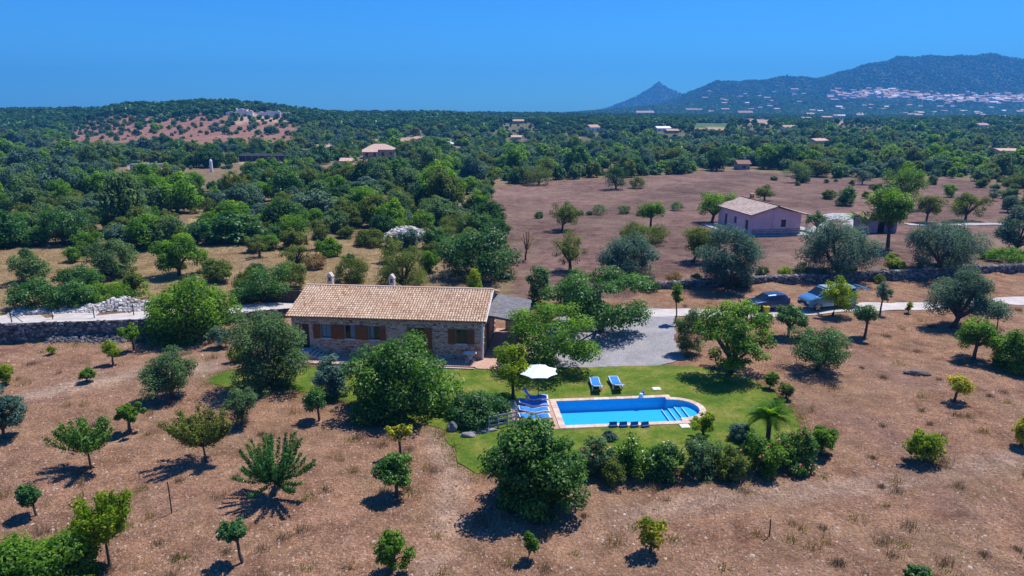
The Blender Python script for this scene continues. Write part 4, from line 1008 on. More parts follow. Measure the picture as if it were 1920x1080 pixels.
CREAM = mat_simple('cream_render', (.58,.46,.36,1), .9, .12, 1.2); OCHRE = mat_simple('ochre_stone', (.42,.30,.21,1), .9, .2, 1.2); LIMEW = mat_simple('whitewash', (.80,.77,.74,1), .9, .08, 1.2)
FARTILE = mat_simple('far_clay_roof', (.46,.29,.20,1), .9, .25, 2); FARTILE2 = mat_simple('far_pink_roof', (.55,.36,.28,1), .9, .25, 2); DARKWIN = N('dark_opening').princ((.02,.02,.025,1), .4)
def far_house(px, py, wpx, hpx, depth, rz, wm_, rm_, label, hip=False, nwin=3, wing=None):
    p = G(px, py); s = px_per_m(p); W, H = wpx/s, hpx/s
    r = empty('country_house', p, rz); tag(r, label, 'house')
    eh = H*.62
    m = MB(); m.box(-W/2, W/2, 0, depth, -1, eh)
    if wing: m.box(-W/2+wing[0]*W, -W/2+wing[1]*W, -2.2, -.002, -1, eh*.8)
    m.build('wall', wm_, r)
    m = MB(); o_ = .4; zr = H; x0, x1, y0, y1 = -W/2-o_, W/2+o_, -o_, depth+o_
    if hip: i_ = depth/2
    else: i_ = 0.0
    vs = [(x0, y0, eh), (x1, y0, eh), (x1, y1, eh), (x0, y1, eh), (x0+i_, (y0+y1)/2, zr), (x1-i_, (y0+y1)/2, zr)]
    m.add(vs, [(0,1,5,4), (1,2,5), (2,3,4,5), (3,0,4), (3,2,1,0)])
    if wing:
        a, b = -W/2+wing[0]*W-.3, -W/2+wing[1]*W+.3; m.add([(a, -2.6, eh*.78), (b, -2.6, eh*.78), (b, 0, eh*1.05), (a, 0, eh*1.05)], [(0,1,2,3)])
    rf_ = m.build('roof', rm_, r)
    part('chimney', wm_, rf_, W*.2, W*.2+.6, depth*.55, depth*.55+.6, zr-.6, zr+.7)
    for i in range(nwin):
        x = -W/2 + W*(i+.5)/nwin
        if wing and wing[0]*W-W/2 < x < wing[1]*W-W/2: y_ = -2.2
        else: y_ = 0
        part('window', DARKWIN, r, x-.5, x+.5, y_-.04, y_-.003, eh*.25, eh*.68)
    return r
far_house(711, 297, 58, 26, 9, .12, OCHRE, FARTILE2, 'ochre farmhouse with broad hipped roof among trees in the middle distance', True, 4, (.0, .45))
far_house(648, 310, 20, 13, 5, 0, CREAM, FARTILE2, 'small cream hut left of the ochre farmhouse', False, 1)
far_house(601, 283, 30, 11, 8, -.3, CREAM, FARTILE2, 'low house with pale roof left behind the ochre farmhouse', False, 2)
far_house(782, 268, 26, 12, 8, .1, CREAM, FARTILE, 'cream house half hidden by trees right behind the ochre farmhouse', True, 2)
far_house(840, 277, 17, 12, 6, 0, LIMEW, LIMEW, 'small white flat-looking house right of the ochre farmhouse', True, 1)
far_house(972, 232, 20, 8, 9, 0, OCHRE, FARTILE, 'brown roofed house below the pine ridge', False, 2)
far_house(968, 262, 18, 8, 7, 0, CREAM, FARTILE2, 'tiny pale house at the edge of the central wood', False, 1)
far_house(1082, 265, 18, 7, 7, .2, CREAM, FARTILE, 'tiny brown-roofed house in the central wood', False, 1)
far_house(1116, 247, 20, 13, 9, .4, LIMEW, FARTILE, 'white house in front of the pine ridge', False, 2)
far_house(1210, 217, 34, 9, 12, .1, LIMEW, FARTILE2, 'long white estate building at the foot of the far peak', False, 5)
far_house(1245, 246, 26, 9, 9, .1, LIMEW, LIMEW, 'white farm building left of the pale far field', False, 3)
far_house(1262, 250, 22, 8, 9, .1, OCHRE, FARTILE, 'brownish farm building left of the pale far field', False, 2)
far_house(1297, 211, 22, 8, 9, 0, LIMEW, FARTILE, 'white house on the lower slope beneath the saddle', False, 2)
far_house(1398, 217, 30, 9, 10, .2, LIMEW, FARTILE, 'white villa above the pale far field', False, 3)
far_house(1541, 270, 26, 10, 9, .2, CREAM, FARTILE2, 'house with orange roof deep in the right-hand wood', False, 2)
far_house(1893, 289, 34, 10, 9, -.1, CREAM, FARTILE2, 'house with pale orange roof in the wood at the right edge', False, 2)
far_house(1845, 240, 18, 9, 9, 0, LIMEW, FARTILE, 'white house in the plain below the right end of the town', False, 2)
far_house(1482, 244, 24, 9, 9, 0, LIMEW, FARTILE, 'white house in the plain right of the pale far field', False, 2)
far_house(1395, 318, 22, 17, 5, 0, PLINTH, TILE_PAN, 'small brown field hut at the far edge of the brown field', False, 1)
# ruin on the left hill: several pale roofless walls
p_ = G(452, 217); s_ = px_per_m(p_); ru = empty('hilltop_ruin', p_, .1); tag(ru, 'pale ruined walls on top of the left hill', 'ruin')
rz_ = random.Random(31)
for (x0, x1, y0, h_) in ((-12, -4, 0, 3.8), (-4.5, 5, 3, 6.2), (4, 10, -2, 4.6), (12, 21, 6, 3.4), (20, 31, 2, 4.2), (30, 37, 9, 3.2)):
    m = MB(); n = 6; top = [(x0+(x1-x0)*i/n, h_*rz_.uniform(.78, 1.0)) for i in range(n+1)]
    m.prism([(x0, -3)] + [(x1, -3)] + top[::-1], y0, y0+2.2, 'y'); m.build('ruined_wall', mat_simple('pale_quarry_stone', (.80,.68,.64,1), .95, .2, .3), ru)
# dark covered tank left of the ochre farmhouse, pale block left of it
BLKN = mat_simple('black_shade_net', (.02,.02,.028,1), .8, .3, 1)
p_ = G(498, 303); nt = empty('shade_net_tunnel', p_, .02); tag(nt, 'long low black shade-net shelter in the scrub left of the ochre farmhouse', 'shelter')
sp_ = px_per_m(p_); m = MB(); L_ = 98/sp_; m.prism([(0, -.5), (0, 2.2), (2.2, 3.0), (4.4, 2.2), (4.4, -.5)], -L_/2, L_/2, 'x'); m.build('net_cover', BLKN, nt)
for i in range(9): m = MB(); m.tube([(-L_/2+L_*i/8, -.06, -.3), (-L_/2+L_*i/8, -.06, 2.3)], .06, 5); m.build('post', GREYW, nt)
p_ = G(270, 318); yd = empty('builders_yard', p_, .05); tag(yd, 'grey flat-roofed shed with pale walls in the left scrubland', 'shed')
m = MB(); m.box(-4.5, 4.5, 0, 5, -.5, 1.5); m.build('wall', CREAM, yd); m = MB(); m.box(-5, 5, -.5, 5.5, 1.501, 1.75); m.build('roof', mat_simple('grey_sheet_roof', (.16,.17,.22,1), .6, .2, .6), yd)
p_ = G(397, 322); m = MB(); m.tube([(0, 0, -.3), (0, 0, 3.4), (0, 0, 4.0)], [.55, .5, .2], 8); o = m.build('white_pillar', LIMEW); o.location = p_; tag(o, 'white stone pillar rising from the scrub at left', 'pillar')

# far town: one house each, roof and wall in one small mesh per kind
rt_ = random.Random(77); town_m = []
for wm_, rm_ in ((LIMEW, FARTILE), (CREAM, FARTILE2), (LIMEW, FARTILE2), (OCHRE, FARTILE), (LIMEW, LIMEW)):
    me = bpy.data.meshes.new('town_house'); vs = [(-.5,-.5,-.8),(.5,-.5,-.8),(.5,.5,-.8),(-.5,.5,-.8),(-.5,-.5,.7),(.5,-.5,.7),(.5,.5,.7),(-.5,.5,.7),(-.53,-.53,.7),(.53,-.53,.7),(.53,.53,.7),(-.53,.53,.7),(-.53,0,1.0),(.53,0,1.0)]
    fs = [(0,1,5,4),(1,2,6,5),(2,3,7,6),(3,0,4,7),(8,9,13,12),(10,11,12,13),(9,10,13),(11,8,12)]
    for q in range(4):
        for lv in (.05, .42):
            x = -.38+q*.22; b0 = len(vs); vs += [(x,-.512,lv),(x+.1,-.512,lv),(x+.1,-.512,lv+.17),(x,-.512,lv+.17)]; fs.append((b0,b0+1,b0+2,b0+3))
    me.from_pydata(vs, [], fs); me.materials.append(wm_); me.materials.append(rm_); me.materials.append(DARKWIN)
    for i, p in enumerate(me.polygons): p.material_index = 0 if i < 4 else (1 if i < 8 else 2)
    town_m.append(me)
def town_house(px, py, w, d, h, label, group, kind=None):
    p = G(px, py); o = link(bpy.data.objects.new('town_house', town_m[rt_.randrange(5) if kind is None else kind])); o.location = p
    o.scale = (w, d, h); o.rotation_euler = (0, 0, rt_.uniform(-.5, .5)); tag(o, label, 'house', group)
for i in range(260):
    t = rt_.random()**.9; px = 1555 + 385*t; band = 183 - 3*math.sin(t*6) + (4 if t > .5 else 0)
    py = band - 1 + rt_.gauss(0, 4.6)
    town_house(px, py, rt_.uniform(11, 24), rt_.uniform(9, 13), rt_.uniform(7, 12), 'small pale house in the dense hillside town below the mountain', 'houses of the far hillside town')
for i in range(62):
    px = rt_.uniform(1290, 1925); py = rt_.uniform(172 if px < 1560 else 198, 214 if px < 1500 else 226)
    town_house(px, py, rt_.uniform(10, 20), rt_.uniform(8, 12), rt_.uniform(5, 9), 'white villa scattered on the wooded slope below the far town', 'villas scattered on the far slope')
town_house(1489, 172, 26, 14, 12, 'large white villa high on the slope left of the town', None, 0)
p_ = G(1475, 150); m = MB(); m.tube([(0, 0, -3), (0, 0, 12), (0, 0, 17)], [5, 4.2, 3.6], 8); m.tube([(0, 0, 17), (0, 0, 20)], [4.4, 4.4], 8); o = m.build('watch_tower', OCHRE); o.location = p_; tag(o, 'tiny tower on the ridge left of the mountain', 'tower')

# ------------------------------------------------------------------ vegetation builders
def unit(a): return a/np.maximum(np.linalg.norm(a, axis=-1, keepdims=True), 1e-9)
def leaf_quads(P, Nn, L, W, rng, droop=0.0, T=None):
    n = len(P); r = rng.normal(size=(n, 3)) if T is None else T
    t = r - (r*Nn).sum(1, keepdims=True)*Nn; t = unit(t); b = np.cross(Nn, t)
    l = (L*rng.uniform(.65, 1.3, n))[:, None]*.5; w = (W*rng.uniform(.7, 1.25, n))[:, None]*.5
    V = np.stack([P - t*l, P - b*w + t*l*.15, P + t*l, P + b*w + t*l*.15], 1)
    V[:, 2, 2] -= droop*l[:, 0]; V[:, [1, 3], :] += (Nn*w*.35)[:, None, :]
    F = np.arange(n*4).reshape(n, 4)
    return V.reshape(-1, 3), F
def clump_leaves(Cn, Rd, n, rng, up=.35, rough=.55, shell=(.72, 1.08), low=-.92):
    # leaves spread over the outer shells of many clumps
    Rd = np.asarray(Rd, float)
    if Rd.ndim == 1: Rd = np.stack([Rd, Rd, Rd*.85], 1)
    pr_ = (Rd[:, 0]*Rd[:, 2]); pr_ = pr_/pr_.sum(); idx = rng.choice(len(Cn), n, p=pr_)
    d = unit(rng.normal(size=(n, 3))); bad = d[:, 2] < low; d[bad, 2] *= -1
    u = rng.uniform(shell[0]**2, shell[1]**2, n)**.5
    P = Cn[idx] + d*Rd[idx]*u[:, None]
    Nn = unit(d + np.array([0, 0, up]) + rng.normal(size=(n, 3))*rough)
    tint = rng.uniform(-.26, .26, len(Cn))[idx]
    return P, Nn, tint
def crown_clumps(kind, rx, ry, rz, cz_, rng):
    if kind == 'dome':       # dense bushy dome right down to the ground
        n = 64; d = unit(rng.normal(size=(n, 3))); d[:, 2] = np.where(d[:, 2] < -.85, -d[:, 2], d[:, 2])
        q = rng.uniform(.5, .95, n)[:, None]; Cn = d*q*np.array([rx, ry, rz]); R = rng.uniform(.13, .34, n)*(rx*ry*rz)**(1/3)
    elif kind == 'round':
        n = 20; d = unit(rng.normal(size=(n, 3))); q = rng.uniform(.45, .75, n)[:, None]; Cn = d*q*np.array([rx, ry, rz]); R = rng.uniform(.28, .44, n)*min(rx, rz)
    elif kind == 'olive':
        n = 40; d = unit(rng.normal(size=(n, 3))); d[:, 2] = np.where(d[:, 2] < -.8, -d[:, 2]*.4, d[:, 2]); q = rng.uniform(.4, .96, n)[:, None]; Cn = d*q*np.array([rx, ry, rz]); R = rng.uniform(.14, .36, n)*(rx*ry*rz)**(1/3)
    elif kind == 'loose':    # layered boughs with gaps
        n = 50; a = rng.uniform(0, 6.283, n); h = rng.uniform(-.85, .95, n); q = rng.uniform(.25, 1.0, n)**.6*np.sqrt(np.clip(1.05-h*h, .1, 1))
        Cn = np.stack([np.cos(a)*q*rx*.86, np.sin(a)*q*ry*.86, h*rz*.85], 1); R = rng.uniform(.12, .25, n)*min(rx, ry); R = np.stack([R*1.25, R*1.25, R*.6], 1)
    elif kind == 'sparse':
        n = 30; d = unit(rng.normal(size=(n, 3))); q = rng.uniform(.25, .85, n)[:, None]; Cn = d*q*np.array([rx, ry, rz]); R = rng.uniform(.16, .30, n)*min(rx, rz)
    elif kind == 'lobes':
        n = 9; a = rng.uniform(0, 6.283, n); Cn = np.stack([np.cos(a)*rx*.5*rng.uniform(.5, 1.1, n), np.sin(a)*ry*.5*rng.uniform(.5, 1.1, n), rng.uniform(-.5, .55, n)*rz], 1); R = rng.uniform(.32, .52, n)*min(rx, rz)
    Cn[:, 2] += cz_
    return Cn, R
def limb_mesh(mb, base, top, r0, tips, rng, lean=0.0):
    top = Vector(top); base = Vector(base); mid = base.lerp(top, .5) + Vector((rng.uniform(-.05, .05), rng.uniform(-.05, .05), 0))*(top-base).length
    mb.tube([base, base.lerp(mid, .15), mid, top], [r0*1.35, r0*1.05, r0*.9, r0*.75], 7)
    for tp in tips:
        tp = Vector(tp); m1 = top.lerp(tp, .5) + Vector((rng.uniform(-.08, .08), rng.uniform(-.08, .08), .1))*(tp-top).length
        mb.tube([top.lerp(base, .04), m1, tp], [r0*.55, r0*.36, r0*.13], 5, False)
def plant(name, cat, label, bx, by, x0, x1, t, b, form, leaf, n, size, aspect=.55, bark=BARK, seed=0, trunk=True, group=None, squash=None, flowers=None, thick=None, up=1.0, dense=1.0):
    rng = np.random.default_rng(seed + int(bx*7+by*13)); rnd = random.Random(seed+int(bx+by*3))
    if form == 'dome': by = by - .30*(x1-x0)/2*(.95 if by > 600 else .6)
    g = G(bx, by); s = px_per_m(g); cs = .94
    rx = (x1-x0)/2/s; rz = max(.12, (b-t)/2/s*1.03); cz_ = (by-(t+b)/2)/(s*cs); cx = ((x0+x1)/2-bx)/s; ry = rx*(squash or .95)
    # seen from above the crown's depth adds to its height on the picture
    sn = .34
    rz = max(rz*.55, math.sqrt(max(.02, rz*rz - (sn*ry)**2))/.94)
    cz_ = max(cz_, .15)
    if form in ('olive', 'round', 'loose') and by < 1000: cz_ -= .12*rz; rz *= 1.12
    root = empty(name, g, 0); tag(root, label, cat, group)
    if form in ('vase', 'spiky'):
        shoots = []; ns = 46 if form == 'spiky' else 26; fork = max(.15, cz_-rz*1.0)
        tr_ = MB(); tr_.tube([(0, 0, -.15), (cx*.1, 0, fork*.6), (cx*.2, 0, fork)], [.07, .055, .05], 6)
        Ps, Ns, Tt, Tg = [], [], [], []
        for i in range(ns):
            a = rnd.uniform(0, 6.283); q = math.sqrt((i+.5)/ns); hh = (1.15 - .55*q*q) if form == 'spiky' else (1.0-.25*q*q)
            if form == 'spiky' and i > ns*.72: hh = rnd.uniform(.15, .6)
            e = Vector((cx + math.cos(a)*q*rx, math.sin(a)*q*ry, fork + 2*rz*hh*rnd.uniform(.75, 1.0)))
            o_ = Vector((cx*.2, 0, fork)); m1 = o_.lerp(e, .45) + Vector((math.cos(a)*q*rx*.22, math.sin(a)*q*ry*.22, -.05*rz))
            tr_.tube([o_, m1, e], [.028, .018, .006], 4, False)
            k_ = max(20, int(n/ns)); tt = np.array([rnd.random() for _ in range(k_)])*(.9 if form == 'spiky' else .8) + (.12 if form == 'spiky' else .25)
            tt = np.clip(tt, 0, 1)[:, None]; o3, m3, e3 = (np.array(v) for v in (o_, m1, e))
            Pt = (1-tt)**2*o3 + 2*tt*(1-tt)*m3 + tt*tt*e3
            tg = unit(2*(1-tt)*(m3-o3)+2*tt*(e3-m3)); sp = (.075 if form == 'spiky' else .15)*(1.15-tt*.5)
            rr_ = rng.normal(size=Pt.shape); Pt = Pt + rr_*sp
            Ps.append(Pt); Ns.append(unit(rr_ + rng.normal(size=Pt.shape)*.5 + np.array([0, 0, .3]))); Tg.append(unit(tg + rng.normal(size=Pt.shape)*.5)); Tt.append(np.full(k_, rnd.uniform(-.2, .2)))
        P = np.concatenate(Ps); Nn = np.concatenate(Ns); tint = np.concatenate(Tt); Vv, Fv = leaf_quads(P, Nn, size, size*aspect, rng, .2, np.concatenate(Tg))
        tr_.build('trunk', bark, root)
    else:
        Cn, R = crown_clumps(form, rx, ry, rz, cz_, rng); Cn[:, 0] += cx
        P, Nn, tint = clump_leaves(Cn, R, n, rng, up, .55, (.2, 1.25) if form in ('sparse', 'lobes') else (.45, 1.18))
        extra = int(n*.05*dense)
        if form in ('dome', 'olive', 'round') and extra:       # leaves deep inside
            d = unit(rng.normal(size=(extra, 3)))*(rng.random(extra)[:, None]**.4)*.75
            P = np.vstack([P, d*np.array([rx, ry, rz]) + np.array([cx, 0, cz_])]); Nn = np.vstack([Nn, unit(rng.normal(size=(extra, 3)))]); tint = np.concatenate([tint, np.full(extra, -.1)])
        keep = P[:, 2] > .03; P, Nn, tint = P[keep], Nn[keep], tint[keep]
        Vv, Fv = leaf_quads(P, Nn, size, size*aspect, rng, .25)
        if trunk:
            tr_ = MB(); r0 = thick or max(.035, min(.30, .075*rx + .02)); fk = max(.25, cz_-rz*.75)
            order = np.argsort(rng.random(len(Cn)))[:12]
            tips = [tuple(Cn[i]) for i in order if Cn[i][2] > fk*.8]
            limb_mesh(tr_, (0, 0, -.2), (cx*.45, 0, fk), r0, tips, rnd); tr_.build('trunk', bark, root)
    var = np.clip(.42 + tint + rng.normal(size=len(P))*.30, 0, 1)
    me = np_mesh('crown', Vv, Fv, LEAF[leaf], var)
    if flowers:
        col, cnt = flowers; idx = rng.choice(len(P), cnt); Pf = P[idx] + Nn[idx]*.06; Vf, Ff = leaf_quads(Pf, unit(Nn[idx]+np.array([0, -.6, .3])), .13, .12, rng)
        fo = link(bpy.data.objects.new('blossom', np_mesh('blossom', Vf, Ff, LEAF[col], rng.random(len(Ff)))), root); fo['kind'] = 'stuff'
    link(bpy.data.objects.new('crown', me), root)
    return root

# ------------------------------------------------------------------ the trees and shrubs that can be told apart
T = 'tree'; B = 'shrub'
OR = 'orchard trees in the bare soil'
HERO = [
 # name, cat, label, base x, base y, x0, x1, top, bottom, form, leaf, n, size
 ('fig_tree', T, 'huge dense dark fig tree covering the middle of the house front', 760, 800, 655, 866, 634, 800, 'dome', 'fig', 17000, .21),
 ('fig_tree', T, 'large dense fig tree in the foreground left of the oleander hedge', 1000, 975, 914, 1086, 786, 976, 'dome', 'fig', 17000, .19),
 ('fig_tree', T, 'big bright green bushy tree against the left retaining wall', 360, 655, 283, 438, 520, 662, 'dome', 'bright', 12000, .24),
 ('walnut_tree', T, 'big bright leafy tree crown cut off by the bottom left corner', 88, 1150, -30, 200, 1000, 1160, 'dome', 'bright', 21000, .155),
 ('holm_oak', T, 'large dark grey-green tree at the left end of the house', 505, 748, 434, 577, 582, 742, 'dome', 'grey', 15000, .17),
 ('mulberry_tree', T, 'broad loose green tree in front of the porch behind the parasol', 1028, 692, 940, 1128, 562, 684, 'loose', 'bright', 11000, .2),
 ('carob_tree', T, 'big spreading tree with thick pale trunk shading the gravel courtyard', 1128, 622, 1012, 1224, 492, 612, 'loose', 'deep', 15000, .24),
 ('privet_tree', T, 'upright yellow-green tree at the terrace corner left of the parasol', 962, 748, 922, 1000, 640, 718, 'olive', 'lime', 5200, .15),
 ('laurel_shrub', B, 'dense green shrub on the lawn behind the rail fence', 900, 806, 838, 958, 736, 808, 'dome', 'deep', 9000, .14),
 ('loquat_tree', T, 'broad bright loose tree at the right end of the lawn', 1368, 700, 1298, 1458, 562, 686, 'loose', 'bright', 12000, .2),
 ('pepper_tree', T, 'feathery rounded green tree right of the broad loquat-like tree', 1533, 694, 1474, 1597, 608, 690, 'olive', 'deep', 9000, .13),
 ('silver_shrub', B, 'grey-green shrub row at the right edge of the gravel courtyard', 1292, 672, 1264, 1322, 582, 674, 'dome', 'grey', 6000, .13),
 ('citrus_tree', T, 'round dark green small tree in front of the dark blue car', 1477, 634, 1446, 1509, 568, 616, 'olive', 'deep', 4500, .15),
 ('lime_tree', T, 'yellow-green small tree standing in front of the van', 1561, 594, 1538, 1598, 518, 580, 'olive', 'lime', 4200, .15),
 ('citrus_tree', T, 'small two-lobed dark tree right of the van', 1620, 634, 1594, 1657, 565, 612, 'lobes', 'deep', 3600, .15),
 ('olive_tree', T, 'olive tree with leaning dark trunk beside the driveway at right', 1783, 615, 1739, 1874, 510, 602, 'olive', 'olive', 13000, .15),
 ('lemon_tree', T, 'bright green lemon tree with several stems near the right edge', 1826, 674, 1787, 1870, 597, 652, 'olive', 'bright', 5000, .16),
 ('mastic_shrub', B, 'dense bright green shrub cut off by the right picture edge', 1905, 706, 1862, 1948, 622, 710, 'dome', 'bright', 9000, .16),
 ('sapling', T, 'thin young tree with narrow crown at the driveway entrance', 1265, 607, 1251, 1281, 527, 572, 'sparse', 'bright', 1300, .16),
 ('olive_sapling', T, 'wispy grey sapling between the van and the driveway olive', 1650, 590, 1633, 1671, 528, 568, 'sparse', 'olive', 1400, .14),
 ('box_shrub', B, 'tiny bright bush at the edge of the driveway', 1703, 587, 1695, 1711, 563, 586, 'lobes', 'lime', 700, .12),
 ('almond_sapling', T, 'very thin sapling right of the driveway olive', 1868, 618, 1858, 1879, 566, 606, 'sparse', 'dull', 500, .13),
 # orchard, left half
 ('olive_tree', T, 'blue-green olive tree cut off by the left picture edge', 6, 822, -26, 50, 724, 808, 'olive', 'olive', 7000, .13),
 ('lemon_shrub', B, 'round lime-green bush at the left picture edge', 10, 720, -8, 30, 683, 714, 'round', 'lime', 2200, .13),
 ('citrus_shrub', B, 'tiny bright green bush left of the grey round tree', 163, 716, 147, 182, 689, 713, 'round', 'bright', 1600, .13),
 ('lemon_tree', T, 'small yellow-green tree on a thin stem below the retaining wall', 213, 684, 194, 233, 638, 668, 'round', 'lime', 1700, .13),
 ('almond_tree', T, 'slender loose young tree close to the retaining wall', 252, 657, 225, 270, 604, 642, 'sparse', 'bright', 1700, .14),
 ('citrus_sapling', B, 'tiny yellow-green sapling at the far left below the wall', 97, 664, 89, 106, 648, 662, 'round', 'lime', 500, .11),
 ('holm_oak', T, 'grey-green round tree on a short trunk in the left orchard', 325, 748, 267, 370, 655, 738, 'olive', 'grey', 9500, .13),
 ('orange_tree', T, 'small leafy tree between the grey round tree and the vase-shaped one', 246, 812, 208, 279, 749, 792, 'sparse', 'bright', 3000, .16),
 ('almond_tree', T, 'dark vase-shaped almond tree at far left of the orchard', 171, 880, 108, 224, 784, 852, 'vase', 'fig', 5200, .13),
 ('almond_tree', T, 'brownish-green vase-shaped almond tree in the middle of the left orchard', 387, 868, 312, 438, 766, 842, 'vase', 'dull', 6000, .13),
 ('pear_tree', T, 'spiky dark green tree with many upright shoots', 516, 930, 443, 604, 812, 908, 'spiky', 'spiky', 8200, .14),
 ('plum_tree', T, 'small dark lollipop tree near the left edge above the corner tree', 70, 966, 38, 84, 899, 946, 'round', 'deep', 2400, .13),
 ('apricot_tree', T, 'upright yellow-green tree beside the corner tree at bottom left', 206, 1062, 146, 260, 918, 1015, 'vase', 'lime', 6500, .14),
 ('fig_sapling', T, 'small leaning sapling with a few large leaves below the spiky tree', 456, 1055, 410, 474, 965, 1020, 'sparse', 'deep', 900, .18),
 ('almond_tree', T, 'round lollipop tree with dark stem left of the foreground fig', 742, 930, 702, 786, 840, 902, 'round', 'fig', 4200, .13),
 ('fig_sapling', T, 'young irregular light green tree at the bottom left of centre', 733, 1070, 698, 779, 985, 1066, 'sparse', 'bright', 1900, .15),
 ('staked_sapling', T, 'tiny staked sapling below the foreground fig tree', 989, 1050, 980, 1012, 985, 1046, 'lobes', 'bright', 700, .13),
 ('yellow_sapling', T, 'yellow-leaved sapling in the foreground right of the fig tree', 1221, 1036, 1189, 1249, 952, 1032, 'sparse', 'yellow', 900, .16),
 ('yellow_sapling', T, 'yellow-green sapling at the foot of the huge fig tree', 750, 858, 721, 779, 790, 828, 'sparse', 'yellow', 900, .16),
 ('citrus_tree', T, 'small grey-green tree at the foot of the big dark tree by the house', 452, 797, 426, 491, 726, 782, 'olive', 'grey', 3800, .12),
 ('citrus_tree', T, 'small dark round tree on a thin stem left of the huge fig', 599, 789, 569, 623, 725, 768, 'round', 'deep', 2600, .12),
 ('silver_tree', T, 'silvery green shrub at the left lawn in front of the house', 632, 744, 588, 662, 668, 742, 'olive', 'olive', 5600, .15),
 ('olive_tree', T, 'small silvery tree in front of the big bush by the wall', 413, 652, 390, 438, 612, 646, 'olive', 'olive', 2600, .12),
 ('lime_shrub', B, 'yellow-green low shrub left of the big dark tree', 446, 678, 424, 466, 648, 678, 'round', 'lime', 1800, .13),
 # orchard, right half
 ('lemon_tree', T, 'small yellow-leaved citrus tree on the bare ground at right', 1787, 754, 1766, 1826, 700, 738, 'round', 'yellow', 1500, .15),
 ('citrus_shrub', B, 'pale green bushy citrus in the bare ground at right', 1732, 868, 1696, 1766, 803, 864, 'olive', 'lime', 2600, .15),
 ('lemon_tree', T, 'yellow-green citrus cut off by the right picture edge', 1916, 838, 1896, 1940, 782, 826, 'round', 'yellow', 1500, .15),
 ('laurel_shrub', B, 'loose green shrub at the right end of the oleander hedge', 1537, 852, 1512, 1572, 800, 842, 'olive', 'bright', 3000, .13),
 ('low_shrub', B, 'small dark green bush cut off by the bottom edge at right', 1724, 1092, 1698, 1748, 1062, 1092, 'dome', 'deep', 2600, .12),
 ('rose_shrub', B, 'thin reddish shrub at the right lawn edge under the loose tree', 1474, 748, 1456, 1492, 712, 746, 'sparse', 'dull', 1100, .13),
 ('rose_shrub', B, 'small green shrub left of the thin reddish one at the lawn edge', 1443, 730, 1428, 1460, 696, 728, 'sparse', 'bright', 1300, .13),
 ('lavender_shrub', B, 'blue-grey small bush on the lawn right of the pool', 1386, 830, 1364, 1411, 793, 828, 'dome', 'olive', 2600, .11),
 ('agave_shrub', B, 'small blue-green round bush on the lawn in front of the pool', 1143, 828, 1129, 1158, 808, 828, 'dome', 'olive', 1300, .1),
 ('broom_shrub', B, 'loose yellowish bush beside the rounded pool end', 1318, 822, 1288, 1348, 770, 818, 'sparse', 'lime', 2400, .12),
 ('rosemary_shrub', B, 'yellow-brown small bush in front of the oleander hedge', 1150, 914, 1122, 1178, 862, 908, 'dome', 'dull', 2600, .11),
 # oleander hedge, shrub by shrub
 ('oleander', B, 'oleander with red blossom, first of the hedge from the fig tree', 1118, 888, 1080, 1160, 818, 890, 'olive', 'grey', 3600, .15, 'red', 60),
 ('oleander', B, 'oleander with white blossom, second of the hedge from the fig tree', 1180, 886, 1140, 1226, 816, 892, 'olive', 'bright', 3400, .15, 'white', 70),
 ('oleander', B, 'dark green oleander, third of the hedge from the fig tree', 1240, 892, 1204, 1284, 828, 896, 'olive', 'fig', 3200, .15, 'white', 60),
 ('oleander', B, 'oleander with pale blossom in the middle of the hedge', 1302, 888, 1262, 1346, 806, 892, 'olive', 'grey', 3800, .15, 'white', 36),
 ('oleander', B, 'dull green oleander right of the hedge middle', 1362, 896, 1326, 1402, 836, 900, 'olive', 'dull', 2600, .15),
 ('oleander', B, 'oleander with red blossom, second of the hedge from its right end', 1424, 884, 1382, 1468, 812, 890, 'olive', 'bright', 3600, .15, 'red', 60),
 ('oleander', B, 'oleander with red blossom at the right end of the hedge', 1486, 878, 1446, 1526, 806, 886, 'olive', 'fig', 3600, .15, 'red', 70),
 # behind the house and the driveway
 ('fig_tree', T, 'big dark green tree behind the right end of the house roof', 900, 534, 820, 980, 422, 534, 'dome', 'deep', 10000, .28),
 ('cypress_shrub', B, 'small upright bright shrub just behind the house roof', 889, 545, 872, 906, 503, 544, 'round', 'lime', 1600, .15),
 ('laurel_shrub', B, 'dark shrub left of the courtyard tree behind the porch', 1010, 574, 986, 1037, 500, 574, 'dome', 'deep', 4200, .17),
 ('tamarisk', B, 'soft feathery shrub behind the left end of the house', 505, 564, 452, 548, 488, 562, 'olive', 'deep', 6500, .16),
 ('wild_olive', T, 'dull brownish-green tree behind the middle of the house roof', 758, 540, 698, 812, 456, 538, 'olive', 'dull', 8000, .17),
 ('wild_olive', B, 'dull green bush left of the chimneys behind the roof', 655, 535, 622, 695, 482, 534, 'dome', 'dull', 4200, .17),
 ('olive_tree', T, 'grey-blue olive tree left of the driveway field wall', 1184, 530, 1122, 1243, 442, 528, 'dome', 'olive', 10000, .19),
 ('olive_tree', T, 'big grey-blue olive tree above the dark blue car', 1368, 552, 1303, 1430, 430, 548, 'dome', 'olive', 12000, .19),
 ('olive_tree', T, 'wide grey-blue olive tree above the van', 1570, 524, 1496, 1643, 420, 522, 'dome', 'olive', 12000, .19),
 ('olive_tree', T, 'wide grey-blue olive tree with dark trunk behind the field wall at right', 1755, 520, 1688, 1838, 415, 508, 'dome', 'olive', 12000, .19),
 ('olive_tree', T, 'grey-blue olive tree cut off by the right picture edge', 1900, 482, 1868, 1952, 386, 476, 'dome', 'olive', 8000, .2),
 ('almond_tree', T, 'sparse brownish tree in the brown field left of the olives', 1068, 508, 1024, 1112, 432, 502, 'sparse', 'dull', 3600, .18),
